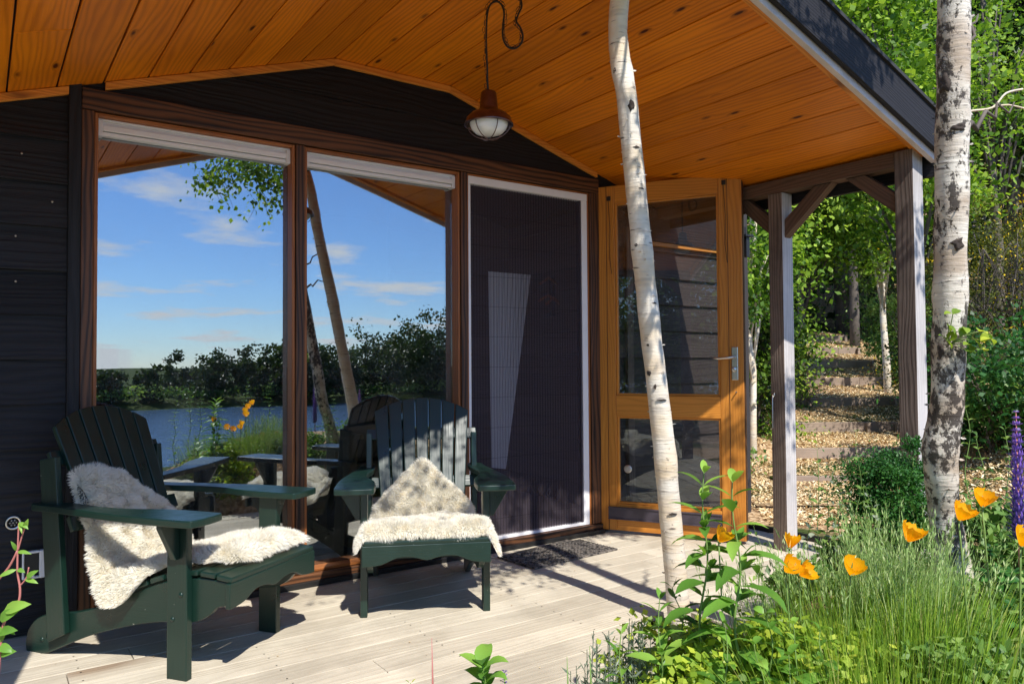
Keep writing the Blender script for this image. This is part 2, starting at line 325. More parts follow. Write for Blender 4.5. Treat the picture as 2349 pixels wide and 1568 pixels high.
# ------------------------------------------------------------------ mesh builders
class MB:
    """collects polygons with metre UVs and one random value per piece"""
    def __init__(s): s.v = []; s.f = []; s.uv = []; s.r = []; s.mi = []; s.sm = []
    def face(s, idx, uv, r=.5, mi=0, sm=False):
        s.f.append(idx); s.uv.extend(uv); s.r.append(r); s.mi.append(mi); s.sm.append(sm)
    def hexa(s, P, L=None, r=None, mi=0):
        """8 corners: 0-3 bottom ring, 4-7 top ring"""
        r = random.random() if r is None else r
        b = len(s.v); P = [Vv(p) for p in P]; s.v.extend(P)
        if L is None:
            es = [P[1]-P[0], P[3]-P[0], P[4]-P[0]]; L = max(es, key=lambda e: e.length)
        L = Vv(L).normalized(); o = Vv((r*7.3, r*3.1, 0))
        for q in ((0, 3, 2, 1), (4, 5, 6, 7), (0, 1, 5, 4), (1, 2, 6, 5), (2, 3, 7, 6), (3, 0, 4, 7)):
            n = (P[q[1]]-P[q[0]]).cross(P[q[2]]-P[q[0]])
            if n.length < 1e-12: n = Vv((0, 0, 1))
            n.normalize(); A = L - n*L.dot(n)
            if A.length < .3: A = n.orthogonal()
            A.normalize(); B = n.cross(A)
            s.face([b+i for i in q], [(P[i].dot(A)+o.x, P[i].dot(B)+o.y) for i in q], r, mi)
        return s
    def box(s, o, ax, ay, az, L=None, r=None, mi=0):
        o, ax, ay, az = map(Vv, (o, ax, ay, az))
        if ax.cross(ay).dot(az) < 0: ax, ay = ay, ax
        return s.hexa([o, o+ax, o+ax+ay, o+ay, o+az, o+ax+az, o+ax+ay+az, o+ay+az], L, r, mi)
    def b(s, x0, x1, y0, y1, z0, z1, L=None, r=None, mi=0):
        return s.box((x0, y0, z0), (x1-x0, 0, 0), (0, y1-y0, 0), (0, 0, z1-z0), L, r, mi)
    def prism(s, pts, O, ax, ay, th, L=None, r=None, mi=0):
        """outline in (ax, ay) plane at O, thickened by vector th"""
        r = random.random() if r is None else r
        O, ax, ay, th = map(Vv, (O, ax, ay, th)); L = Vv(L or ax).normalized()
        area = sum(pts[i][0]*pts[(i+1) % len(pts)][1]-pts[(i+1) % len(pts)][0]*pts[i][1] for i in range(len(pts)))
        if (area > 0) == (ax.cross(ay).dot(th) > 0): pts = pts[::-1]
        n = len(pts); b = len(s.v)
        A = [O+ax*p[0]+ay*p[1] for p in pts]; s.v.extend(A); s.v.extend([a+th for a in A])
        N = th.normalized(); L2 = (L-N*L.dot(N)).normalized(); B2 = N.cross(L2)
        uvf = [(a.dot(L2)+r*7, a.dot(B2)+r*3) for a in A]
        s.face(list(range(b, b+n)), uvf, r, mi); s.face(list(range(b+2*n-1, b+n-1, -1)), uvf[::-1], r, mi)
        for i in range(n):
            j = (i+1) % n; q = [b+j, b+i, b+n+i, b+n+j]
            s.face(q, [(s.v[k].dot(L)+r*7, s.v[k].dot(N)) for k in q], r, mi)
        return s
    def tube(s, pts, rad, n=8, mi=0, r=.5, cap=True, wob=0.):
        pts = [Vv(p) for p in pts]; m = len(pts); rad = rad if isinstance(rad, (list, tuple)) else [rad]*m
        b = len(s.v); T = (pts[1]-pts[0]).normalized(); X = T.orthogonal().normalized(); ln = 0
        L = [0]
        for i in range(1, m): L.append(L[-1]+(pts[i]-pts[i-1]).length)
        for i in range(m):
            t = ((pts[min(i+1, m-1)]-pts[max(i-1, 0)])).normalized()
            X = (X - t*X.dot(t)).normalized(); Y = t.cross(X)
            for k in range(n):
                a = 2*pi*k/n; d = X*cos(a)+Y*sin(a); rr = rad[i]
                if wob: rr *= 1+wob*noise.noise(pts[i]*9+d*.7)+wob*.6*noise.noise(pts[i]*31+d*2)
                s.v.append(pts[i]+d*rr)
        for i in range(m-1):
            for k in range(n):
                k2 = (k+1) % n; c = 2*pi*max(rad[i], .001)/n
                s.face([b+i*n+k, b+i*n+k2, b+(i+1)*n+k2, b+(i+1)*n+k], [(k*c, L[i]), ((k+1)*c, L[i]), ((k+1)*c, L[i+1]), (k*c, L[i+1])], r, mi, True)
        if cap:
            s.face([b+k for k in range(n)][::-1], [(0, 0)]*n, r, mi); s.face([b+(m-1)*n+k for k in range(n)], [(0, 0)]*n, r, mi)
        return s
    def lathe(s, prof, O, n=32, mi=0, ax=(0, 0, 1), r=.5):
        O = Vv(O); A = Vv(ax).normalized(); X = A.orthogonal().normalized(); Y = A.cross(X); b = len(s.v); m = len(prof)
        for rr, z in prof:
            for k in range(n): a = 2*pi*k/n; s.v.append(O+A*z+(X*cos(a)+Y*sin(a))*max(rr, 1e-4))
        for i in range(m-1):
            for k in range(n):
                k2 = (k+1) % n
                s.face([b+i*n+k, b+i*n+k2, b+(i+1)*n+k2, b+(i+1)*n+k], [(k/n, prof[i][1]), ((k+1)/n, prof[i][1]), ((k+1)/n, prof[i+1][1]), (k/n, prof[i+1][1])], r, mi, True)
        return s
    def leaf(s, base, d, up, L, Wd, bend=.3, seg=4, fold=.25, r=None, mi=0, shape=None):
        """a real leaf blade: three columns of vertices, folded along the midrib and bent"""
        r = random.random() if r is None else r
        d = Vv(d).normalized(); up = Vv(up); sd = d.cross(up)
        if sd.length < 1e-4: sd = d.orthogonal()
        sd.normalize(); nn = sd.cross(d); p = Vv(base); b = len(s.v); st = L/seg; sh = shape or (lambda t: sin(pi*min(1, t**.8*1.0))**.8)
        for i in range(seg+1):
            t = i/seg; w = Wd*.5*(sh(t) if i < seg else .02)
            if i == 0: w = Wd*.06
            s.v.append(p+sd*w+nn*w*fold); s.v.append(p.copy()); s.v.append(p-sd*w+nn*w*fold)
            d2 = (d - nn*(bend*(i+1)/seg)).normalized(); p = p+d2*st; nn2 = sd.cross(d2); nn = nn2 if i == 0 else nn2
            d = d2 if i % 1 == 0 else d
        for i in range(seg):
            a = b+3*i
            s.face([a, a+1, a+4, a+3], [(0, i*st), (.5, i*st), (.5, i*st+st), (0, i*st+st)], r, mi, True)
            s.face([a+1, a+2, a+5, a+4], [(.5, i*st), (1, i*st), (1, i*st+st), (.5, i*st+st)], r, mi, True)
        return s
    def build(s, name, m, parent=None, bevel=0., xf=None):
        me = bpy.data.meshes.new(name)
        if xf is not None: me.from_pydata([xf @ Vv(v) for v in s.v], [], s.f)
        else: me.from_pydata(s.v, [], s.f)
        uvl = me.uv_layers.new(name='UVMap'); uvl.data.foreach_set('uv', np.array(s.uv, dtype=np.float32).ravel())
        a = me.attributes.new('rnd', 'FLOAT', 'FACE'); a.data.foreach_set('value', np.array(s.r, dtype=np.float32))
        me.polygons.foreach_set('material_index', np.array(s.mi, dtype=np.int32))
        me.polygons.foreach_set('use_smooth', np.array(s.sm, dtype=bool))
        for q in (m if isinstance(m, (list, tuple)) else [m]): me.materials.append(q)
        me.update(); o = bpy.data.objects.new(name, me); C.objects.link(o)
        if parent is not None: o.parent = parent
        if bevel:
            bm = o.modifiers.new('bevel', 'BEVEL'); bm.width = bevel; bm.segments = 2; bm.limit_method = 'ANGLE'; bm.angle_limit = R(40)
        return o

def tag(o, label=None, cat=None, group=None, kind=None):
    if label: o['label'] = label
    if cat: o['category'] = cat
    if group: o['group'] = group
    if kind: o['kind'] = kind
    return o
def thing(name, label, cat, loc=(0, 0, 0), rz=0., group=None):
    o = bpy.data.objects.new(name, None); C.objects.link(o); o.location = loc; o.rotation_euler = (0, 0, rz); o.empty_display_size = .1
    return tag(o, label, cat, group)
def copy_tree(o, parent=None):
    c = o.copy(); C.objects.link(c)
    if parent is not None: c.parent = parent; c.matrix_parent_inverse = o.matrix_parent_inverse
    for ch in [x for x in o.children]: copy_tree(ch, c)
    return c

def npmesh(name, verts, faces, rnd, m, parent=None, smooth=False):
    """verts (n,3), faces (k,3|4), rnd (k,)"""
    me = bpy.data.meshes.new(name); n = len(verts); k, q = faces.shape
    me.vertices.add(n); me.vertices.foreach_set('co', verts.astype(np.float32).ravel())
    me.loops.add(k*q); me.loops.foreach_set('vertex_index', faces.astype(np.int32).ravel())
    me.polygons.add(k); me.polygons.foreach_set('loop_start', np.arange(0, k*q, q, dtype=np.int32))
    a = me.attributes.new('rnd', 'FLOAT', 'FACE'); a.data.foreach_set('value', rnd.astype(np.float32))
    me.polygons.foreach_set('use_smooth', np.full(k, smooth, dtype=bool))
    me.materials.append(m); me.update(calc_edges=True); me.validate()
    o = bpy.data.objects.new(name, me); C.objects.link(o)
    if parent is not None: o.parent = parent
    return o
def leaves_np(P, size, asp=.55, up=.35, rnd=None, jit=.35, dirs=None, fold=.0):
    """P (n,3) leaf bases -> rhombic leaves; returns verts, faces, rnd"""
    n = len(P); d = RNG.normal(size=(n, 3)) if dirs is None else dirs + RNG.normal(size=(n, 3))*.25
    d /= np.linalg.norm(d, axis=1)[:, None]+1e-9
    nn = RNG.normal(size=(n, 3)); nn[:, 2] += up*3; nn[:, 1] -= up
    sd = np.cross(d, nn); sd /= np.linalg.norm(sd, axis=1)[:, None]+1e-9
    L = size*(1+jit*(RNG.random(n)*2-1)); L = L[:, None]; w = L*asp*.5
    mid = P+d*L*.45
    V = np.stack([P, mid+sd*w, P+d*L, mid-sd*w], 1).reshape(-1, 3)
    F = np.arange(n*4).reshape(n, 4)
    return V, F, (RNG.random(n) if rnd is None else rnd)
def crown_points(n, c, rad, clumps, cs=.3, shell=.35):
    """leaf positions in clumps spread through an ellipsoid; per-clump tone"""
    K = clumps; dd = RNG.normal(size=(K, 3)); dd /= np.linalg.norm(dd, axis=1)[:, None]
    rr = (shell+(1-shell)*RNG.random(K))[:, None]**.7
    cc = np.array(c)+dd*rr*np.array(rad); sz = cs*(.5+RNG.random(K))
    which = RNG.integers(0, K, n); off = RNG.normal(size=(n, 3))*np.array([1, 1, .62])
    P = cc[which]+off*sz[which][:, None]*np.mean(rad)*.55
    tone = np.clip(RNG.random(K)[which]**1.3*.8+RNG.random(n)*.5-.15, 0, 1)
    return P, tone, cc

# ------------------------------------------------------------------ terrain
cyaw, syaw = cos(YAW), sin(YAW)
def fl(x, y):
    ry = y+DIST; return x*syaw+ry*cyaw, x*cyaw-ry*syaw
STEPS = [(7.75, -.03), (8.7, .15), (9.95, .335), (11.2, .6), (12.3, .865), (13.5, 1.145), (14.7, 1.40), (15.8, 1.67)]
def pathz(f):
    """surface of the stepped path"""
    if f < STEPS[0][0]: return -.05
    for i, (Z, z) in enumerate(STEPS):
        nx = STEPS[i+1] if i+1 < len(STEPS) else (17.4, 2.0)
        if f < nx[0]: t = (f-Z)/(nx[0]-Z); return z-.012+(nx[1]-.15-z+.012)*t
    return 1.86+.12*(f-17.4)
def ground(x, y):
    f, l = fl(x, y)
    z = -.06
    if y > -2.05 and x < 4.35: z = -.16
    # raised flower bed in front of and right of the deck
    bed = sm((-1.98-y)/.45)*sm((x-.9)/1.5)*sm((6.0-x)/1.6)*sm((y+4.9)/.8)
    z = z+(.46 if x > .9 else 0)*bed
    front = sm((-2.0-y)/.3)*(1-sm((x-.6)/1.2)); z -= .12*front
    hx = sm((x-4.6)/1.6)
    hill = pathz(f)+.05 if f > 7.75 else 0
    lc = .448*f; hw = .062*f+.12
    bank = .35*sm((l-lc-hw)/1.0)*sm((f-5)/3)+.05*max(0, l-lc-hw)*sm((f-5)/3)
    if f > 7.0:
        side = abs(l-lc)
        z += hx*((hill+.06)*sm((f-7.6)/.4) - .20*(1-sm((side-hw)/.35))*sm((f-7.4)/.4))
    z += hx*bank*sm((f-4.5)/2)
    if f > 17: z += hx*.25*(min(f, 70)-17)
    # down to the lake behind the camera
    z -= 2.9*sm((-y-5.0)/14.)
    if y < -55: z += 1.2*sm((-y-56)/6.)+.02*min(60, -y-55)
    z += .025*noise.noise(Vv((x*.9, y*.9, 0)))*(1 if (x > 4.5 or y < -2.6) else 0)
    return z
def axis_vals(lo, hi, mid0, mid1, st, gr=1.22):
    a = list(np.arange(mid0, mid1+1e-6, st)); s_ = st
    while a[-1] < hi: s_ *= gr; a.append(a[-1]+s_)
    s_ = st
    while a[0] > lo: s_ *= gr; a.insert(0, a[0]-s_)
    return a
xs = axis_vals(-260, 320, -1.5, 15, .17); ys = axis_vals(-420, 260, -6, 11, .17)
gv = np.array([(x, y, ground(x, y)) for y in ys for x in xs]); nx_ = len(xs)
gf = np.array([(j*nx_+i, j*nx_+i+1, (j+1)*nx_+i+1, (j+1)*nx_+i) for j in range(len(ys)-1) for i in range(nx_-1)])
tag(npmesh('ground', gv, gf, np.full(len(gf), .5), M['ground'], None, True), kind='structure')
lake = MB(); nlx = 40
for a_ in (-250, ):
    b0 = len(lake.v); lake.v += [Vv((-260, -64, -2.35)), Vv((320, -64, -2.35)), Vv((320, -13, -2.35)), Vv((-260, -13, -2.35))]
    lake.face([b0, b0+1, b0+2, b0+3], [(0, 0)]*4)
tag(lake.build('lake', M['water']), kind='structure')

# ------------------------------------------------------------------ deck
XR0, XR1, YF = -2.6, 4.34, -2.02
mb = MB(); y = -.004; k = 0
while y > YF:
    w = .142; x = XR0 + (.37*k % 1.7) - 1.6
    while x < XR1:
        L = random.choice((3.0, 3.6, 4.2)); x0 = max(x, XR0); x1 = min(x+L, XR1)
        if x1-x0 > .05:
            y1, y0 = y, max(y-w+.006, YF)
            segs = [(x0, x1)]
            # opening cut round the slender birch
            if y0 < -1.42 and y1 > -1.75:
                segs = [(a, b_) for a, b_ in ((x0, min(x1, 2.40)), (max(x0, 2.68), x1)) if b_-a > .02]
            rr = random.random(); dz = random.uniform(-.0012, .0012)
            for a, b_ in segs: mb.b(a+.0015, b_-.0015, y0, y1, -.028+dz, dz, (1, 0, 0), rr)
        x += L
    y -= w; k += 1
mb.b(XR0, XR1, YF-.03, YF-.002, -.16, -.004, (1, 0, 0))
deck = mb.build('deck', M['deck'], None, .0025); tag(deck, kind='structure')
mb = MB(); mb.b(XR1+.004, XR1+.03, -1.75, .6, -.05, .035); mb.b(3.6, XR1+.03, .02, .05, -.05, .03)
tag(mb.build('edging_strip', M['blackm']), 'low black mesh edging strip along the right end of the deck', 'edging')

# ------------------------------------------------------------------ cabin
cabin = thing('cabin', 'black timber garden cabin with orange larch porch ceiling and big windows', 'cabin', (0, 0, 0))
XL, XRI, XA, XB, ZP = -.16, 3.99, 1.555, 2.28, 2.80
SL = (ZP-2.235)/(XA-XL); SR = (ZP-2.28)/(XRI-XB)
def zceil(x): return ZP-SL*(XA-x) if x < XA else (ZP if x < XB else ZP-SR*(x-XB))
# lapped boards left of the window, black gable boards above, right of the door
def lap(mb, x0, x1, z0, z1, pitch=.193, top=None, y=0.):
    z = z0
    while z < z1:
        za, zb = z, min(z+pitch+.015, z1+.02)
        mb.hexa([(x0, y-.034, za), (x1, y-.034, za), (x1, y+.0, za), (x0, y+.0, za), (x0, y-.014, zb), (x1, y-.014, zb), (x1, y+.0, zb), (x0, y+.0, zb)], (1, 0, 0)); z += pitch
mb = MB(); lap(mb, -2.6, .317, .02, 2.2)
wl = mb.build('wall', M['black'], cabin, .002)
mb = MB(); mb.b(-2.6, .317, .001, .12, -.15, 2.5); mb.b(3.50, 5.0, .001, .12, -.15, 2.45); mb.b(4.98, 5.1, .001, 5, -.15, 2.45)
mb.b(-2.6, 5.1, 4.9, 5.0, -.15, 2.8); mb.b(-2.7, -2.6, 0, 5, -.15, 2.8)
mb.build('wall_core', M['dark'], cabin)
mb = MB(); lap(mb, 3.76, 4.98, .02, 2.0); lap(mb, 3.50, 3.70, .02, 2.2)
mb.build('wall', M['brownwall'], cabin, .002)
for (x, y_) in ((50, 352), (120, 463), (36, 541), (160, 545), (36, 645), (157, 828)):
    p = px(x, y_, -.034, 1); nails = MB(); nails.lathe([(.0001, -.004), (.0045, -.003), (.0045, .002), (.0001, .002)], p, 10, 0, (0, 1, 0)); nails.build('nail_head', M['steel'], wl)
mb = MB()
# gable wall above the window frame, horizontal boards cut to the roof line
z = 2.398
while z < 2.83:
    z2 = min(z+.19, 2.83)
    def xl(zz): return XA-(ZP-zz)/SL if zz < ZP else XA
    def xr(zz): return XB+(ZP-zz)/SR if zz < ZP else XB
    mb.hexa([(max(xl(z), .0)-.03, -.018, z), (xr(z)+.02, -.018, z), (xr(z)+.02, .05, z), (max(xl(z), 0)-.03, .05, z), (xl(z2)-.03, -.016, z2-.003), (xr(z2)+.02, -.016, z2-.003), (xr(z2)+.02, .05, z2-.003), (xl(z2)-.03, .05, z2-.003)], (1, 0, 0))
    z += .19
mb.hexa([(-.3, -.018, 2.2), (.317, -.018, 2.2), (.317, .05, 2.2), (-.3, .05, 2.2), (-.3, -.018, 2.25), (.317, -.018, 2.42), (.317, .05, 2.42), (-.3, .05, 2.25)], (1, 0, 0))
mb.hexa([(3.47, -.018, 2.34), (4.05, -.018, 2.0), (4.05, .05, 2.0), (3.47, .05, 2.34), (3.47, -.018, 2.46), (4.05, -.018, 2.29), (4.05, .05, 2.29), (3.47, .05, 2.46)], (1, 0, 0))
mb.build('gable_wall', M['black'], cabin, .001)
mb = MB(); mb.b(.317, .366, -.045, .02, .0, 2.42, (0, 0, 1)); mb.build('corner_board', M['black'], cabin, .003)
mb = MB(); mb.b(3.70, 3.76, -.05, .0, .0, 2.1, (0, 0, 1)); mb.build('corner_board', M['post'], cabin, .003)
mb = MB(); mb.hexa([(3.76, -.07, 2.02), (5.0, -.07, 2.0), (5.0, -.03, 2.0), (3.76, -.03, 2.02), (3.76, -.07, 2.25), (5.0, -.07, 2.22), (5.0, -.03, 2.22), (3.76, -.03, 2.25)]); mb.build('rear_fascia', M['fascia'], cabin, .003)
mb = MB(); mb.b(3.76, 4.98, -.06, -.03, 1.985, 2.012); mb.build('rear_trim', M['trim'], cabin, .002)
# gutter end and downpipe at the far eave
mb = MB(); mb.b(4.9, 5.0, -.14, .9, 2.13, 2.145); mb.b(4.93, 4.97, -.12, -.08, 1.97, 2.13); mb.build('gutter', M['blackm'], cabin)

# window frame
FW0, FW1 = .367, 3.42
fr = MB(); fr.b(FW0, .418, -.035, .09, .0, 2.30, (0, 0, 1)); fr.b(FW0, 3.455, -.036, .09, 2.302, 2.398, (1, 0, 0))
fr.b(FW0, 3.455, -.05, .09, .004, .062, (1, 0, 0)); fr.b(3.375, 3.455, -.035, .09, .064, 2.30, (0, 0, 1))
winf = fr.build('window_frame', M['frame'], cabin, .004)
mu = MB(); mu.b(1.345, 1.392, -.034, .09, .064, 2.30, (0, 0, 1)); mu.build('mullion', M['frame'], winf, .004)
mu = MB(); mu.b(2.352, 2.398, -.034, .09, .064, 2.30, (0, 0, 1)); mu.build('mullion', M['frame'], winf, .004)
for i, (x0, x1) in enumerate(((.419, 1.344), (1.393, 2.351))):
    t_ = .016; bd = MB()
    bd.b(x0, x0+t_, -.022, .05, .064, 2.298, (0, 0, 1)); bd.b(x1-t_, x1, -.022, .05, .064, 2.298, (0, 0, 1))
    bd.b(x0+t_, x1-t_, -.022, .05, 2.282, 2.298, (1, 0, 0)); bd.b(x0+t_, x1-t_, -.022, .05, .064, .08, (1, 0, 0))
    wn_ = bd.build('window', M['bead'], cabin, .003)
    p = MB(); p.b(x0+t_-.004, x1-t_+.004, .052, .060, .076, 2.286); p.build('glass_pane', M['glass'], wn_)
    bl = MB(); xa, xb = x0+t_+.001, x1-t_-.001
    bl.b(xa+.02, xb-.02, .012, .048, 2.205, 2.222); bl.b(xa+.02, xb-.02, .004, .05, 2.226, 2.252); bl.b(xa+.02, xb-.02, .018, .05, 2.252, 2.272); bl.b(xa, xb, .008, .05, 2.272, 2.281)
    bl.b(xa, xa+.02, .002, .05, 2.20, 2.272); bl.b(xb-.02, xb, .002, .05, 2.20, 2.272)
    bl.build('blind_cassette', M['white'], wn_, .002)
# pleated insect screen door
sd = MB(); x0, x1 = 2.399, 3.374
sd.b(x0+.012, x0+.03, -.02, .03, .075, 2.24, (0, 0, 1)); sd.b(x1-.062, x1-.014, -.02, .03, .075, 2.24, (0, 0, 1)); sd.b(x0+.012, x1-.014, -.022, .03, 2.24, 2.286, (1, 0, 0)); sd.b(x0+.012, x1-.014, -.02, .03, .064, .082, (1, 0, 0))
sdo = sd.build('screen_door', M['white'], cabin, .003)
bd = MB(); bd.b(x0, x0+.012, -.022, .05, .064, 2.298, (0, 0, 1)); bd.b(x1-.014, x1, -.022, .05, .064, 2.298, (0, 0, 1)); bd.b(x0+.012, x1-.014, -.022, .05, 2.286, 2.298, (1, 0, 0)); bd.build('screen_surround', M['bead'], sdo, .002)
ms = MB(); n = 86; xa, xb = x0+.03, x1-.062
for i in range(n):
    u0, u1 = xa+(xb-xa)*i/n, xa+(xb-xa)*(i+1)/n; ya, yb = (.0, .006) if i % 2 else (.006, .0); b0 = len(ms.v)
    ms.v += [Vv((u0, ya, .082)), Vv((u1, yb, .082)), Vv((u1, yb, 2.24)), Vv((u0, ya, 2.24))]
    ms.face([b0, b0+1, b0+2, b0+3], [(u0, .082), (u1, .082), (u1, 2.24), (u0, 2.24)])
ms.build('screen_mesh', M['screen'], sdo)
hd = MB(); hd.b(x1-.075, x1-.063, -.014, .02, .085, 2.238); hd.build('screen_rail', M['vent'], sdo)
mb = MB(); mb.b(.4, 3.45, -.075, -.051, .002, .03, (1, 0, 0)); mb.build('sill_drip', M['blackm'], cabin, .002)

# ceiling boards run out from the wall; boards laid on the left slope, the flat and the right slope
def ceil_boards(mb, xa, xb, y0, y1, bw=.180):
    L = xb-xa; n = max(1, round(abs(L)/bw/1.0)); 
    za, zb = zceil(xa+1e-6), zceil(xb-1e-6)
    for i in range(n):
        u0, u1 = i/n, (i+1)/n; gp = .0035/abs(L)
        X0, X1 = xa+L*(u0+gp), xa+L*(u1-gp); Z0, Z1 = za+(zb-za)*(u0+gp), za+(zb-za)*(u1-gp)
        y_ = y0; cuts = [y0]
        cuts += sorted([random.uniform(y0+.3, y1-.3) for _ in range(1 if random.random() < .12 else 0)]) + [y1]
        for a, b_ in zip(cuts[:-1], cuts[1:]):
            r = random.random()
            mb.hexa([(X0, a+.0008, Z0), (X1, a+.0008, Z1), (X1, b_-.0008, Z1), (X0, b_-.0008, Z0), (X0, a+.0008, Z0+.02), (X1, a+.0008, Z1+.02), (X1, b_-.0008, Z1+.02), (X0, b_-.0008, Z0+.02)], (0, 1, 0), r)
mb = MB()
for xa, xb in ((XL-.12, XA), (XA, XB), (XB, XRI+.1)): ceil_boards(mb, xa, xb, -1.87, .0)
mb.build('porch_ceiling', M['ceil'], cabin, .003)
def zroof(x, o=0.): return zceil(min(max(x, XL-.3), XRI+.3))+o
# roof deck above (one closed slab following the three planes)
prof = [(XL-.25, zceil(XL-.25)), (XA, ZP), (XB, ZP), (XRI+.12, zceil(XRI+.12))]
def slab(mb, prof, o0, o1, y0, y1, L=None):
    for (a, za), (b_, zb) in zip(prof[:-1], prof[1:]):
        mb.hexa([(a, y0, za+o0), (b_, y0, zb+o0), (b_, y1, zb+o0), (a, y1, za+o0), (a, y0, za+o1), (b_, y0, zb+o1), (b_, y1, zb+o1), (a, y1, za+o1)], L, .5)
mb = MB(); slab(mb, prof, .024, .175, -1.93, 5.2); slab(mb, [(p[0], p[1]) for p in prof], .1765, .195, -1.998, 5.25); rf = mb.build('roof', M['roof'], cabin)
mb = MB(); slab(mb, prof, -.022, .175, -1.985, -1.958, (1, 0, -.3)); mb.build('fascia', M['fascia'], rf, .003)
mb = MB(); slab(mb, [(p[0], p[1]) for p in prof], -.055, .015, -1.955, -1.925, (1, 0, -.3)); mb.build('edge_trim', M['strip'], rf, .003)
mb = MB(); slab(mb, [(XL-.12, zceil(XL-.12))]+prof[1:3]+[(XRI+.1, zceil(XRI+.1))], -.022, .018, -1.922, -1.872, (1, 0, -.3)); mb.build('edge_board', M['trim'], rf, .003)
mb = MB(); mb.hexa([(XRI+.125, -1.98, 2.12), (XRI+.15, -1.98, 2.12), (XRI+.15, .5, 2.12), (XRI+.125, .5, 2.12), (XRI+.125, -1.98, 2.40), (XRI+.15, -1.98, 2.40), (XRI+.15, .5, 2.40), (XRI+.125, .5, 2.40)], (0, 1, 0)); mb.build('side_fascia', M['fascia'], rf, .003)
# trim where ceiling meets wall
mb = MB()
for a, b_ in ((XL, .317), (.46, XA), (XA, XB), (XB, 3.44)):
    za, zb = zceil(a+1e-6), zceil(b_-1e-6)
    mb.hexa([(a, -.044, za-.038), (b_, -.044, zb-.038), (b_, -.02, zb-.038), (a, -.02, za-.038), (a, -.044, za-.002), (b_, -.044, zb-.002), (b_, -.02, zb-.002), (a, -.02, za-.002)], (1, 0, 0))
mb.build('ceiling_trim', M['trim'], cabin, .003)
# posts, eave beams, braces
def porch_side(x0, x1, sgn, posts):
    bm_ = MB(); bm_.b(x0, x1, -1.79, -.02, 2.18, 2.262, (0, 1, 0)); bm_.build('eave_beam', M['beam'], cabin, .004)
    for (ya, yb, top) in posts:
        p = MB(); p.b(x0-.002, x1+.002, ya, yb, .0, top, (0, 0, 1)); p.mi[2] = 1; p.build('porch_post', [M['post'], M['pale']], cabin, .005)  # front face of each post gets the paler wood
    xm0, xm1 = x0+.02, x1-.02
    for (ya, za, yb, zb) in ((-1.10, 1.90, -1.42, 2.178), (-1.79, 1.93, -1.50, 2.178), (-1.0, 1.93, -.72, 2.178)):
        b_ = MB(); w = .085; d = Vv((0, yb-ya, zb-za)).normalized(); nn = Vv((0, -d.z, d.y))*w*(1 if (yb-ya) < 0 else -1)
        sgy = -1 if yb < ya else 1
        # brace from the post face (ya) up to the beam (yb), square ends cut to fit
        P = [Vv((0, ya, za)), Vv((0, yb, zb)), Vv((0, yb-sgy*w*1.35, zb)), Vv((0, ya, za+w*1.3))]
        b_.hexa([(xm0, P[0].y, P[0].z), (xm1, P[0].y, P[0].z), (xm1, P[1].y, P[1].z), (xm0, P[1].y, P[1].z), (xm0, P[3].y, P[3].z), (xm1, P[3].y, P[3].z), (xm1, P[2].y, P[2].z), (xm0, P[2].y, P[2].z)], (0, d.y, d.z))
        b_.build('brace', M['beam'], cabin, .003)
porch_side(XRI, XRI+.1, 1, ((-1.10, -1.0, 2.178), (-1.89, -1.79, 2.262)))
porch_side(XL-.1, XL, -1, ((-1.89, -1.79, 2.262),))
# stay hook on the middle post
mb = MB(); h0 = px(1773, 905, XRI-.006, 0); mb.tube([h0, h0+Vv((-.008, 0, -.02)), h0+Vv((-.01, 0, -.2)), h0+Vv((-.02, .01, -.21))], .004, 8); mb.lathe([(.0, -.002), (.012, -.002), (.012, .004), (0, .004)], h0, 12, 0, (1, 0, 0)); mb.build('stay_hook', M['steel'], cabin)
# power socket, round wall vent
mb = MB(); mb.b(.16, .168, -.05, -.027, .245, .362); mb.b(.222, .242, -.055, -.027, .245, .362); mb.b(.168, .222, -.05, -.027, .352, .362); mb.b(.168, .222, -.05, -.027, .245, .253); mb.b(.18, .205, -.052, -.03, .253, .262)
sk = mb.build('power_socket', M['white'], cabin, .003)
mb = MB(); mb.b(.168, .222, -.036, -.027, .262, .352); mb.build('socket_cover', M['blackm'], sk)
mb = MB(); v0 = Vv((.128, -.03, .488)); mb.lathe([(.021, .004), (.027, -.002), (.030, -.006), (.027, -.010), (.021, -.006)], v0, 28, 0, (0, 1, 0)); vt = mb.build('wall_vent', M['steel'], cabin)
mb = MB(); mb.lathe([(.0, -.001), (.021, -.001), (.021, .004)], v0, 24, 0, (0, 1, 0)); mb.build('vent_core', M['blackm'], vt)
mb = MB()
for i in range(7):
    a = i*pi/3; rr = .012 if i < 6 else 0; mb.lathe([(0, -.006), (.0035, -.005), (.0045, 0)], v0+Vv((rr*cos(a), 0, rr*sin(a))), 8, 0, (0, 1, 0))
mb.build('vent_stud', M['steel'], vt)

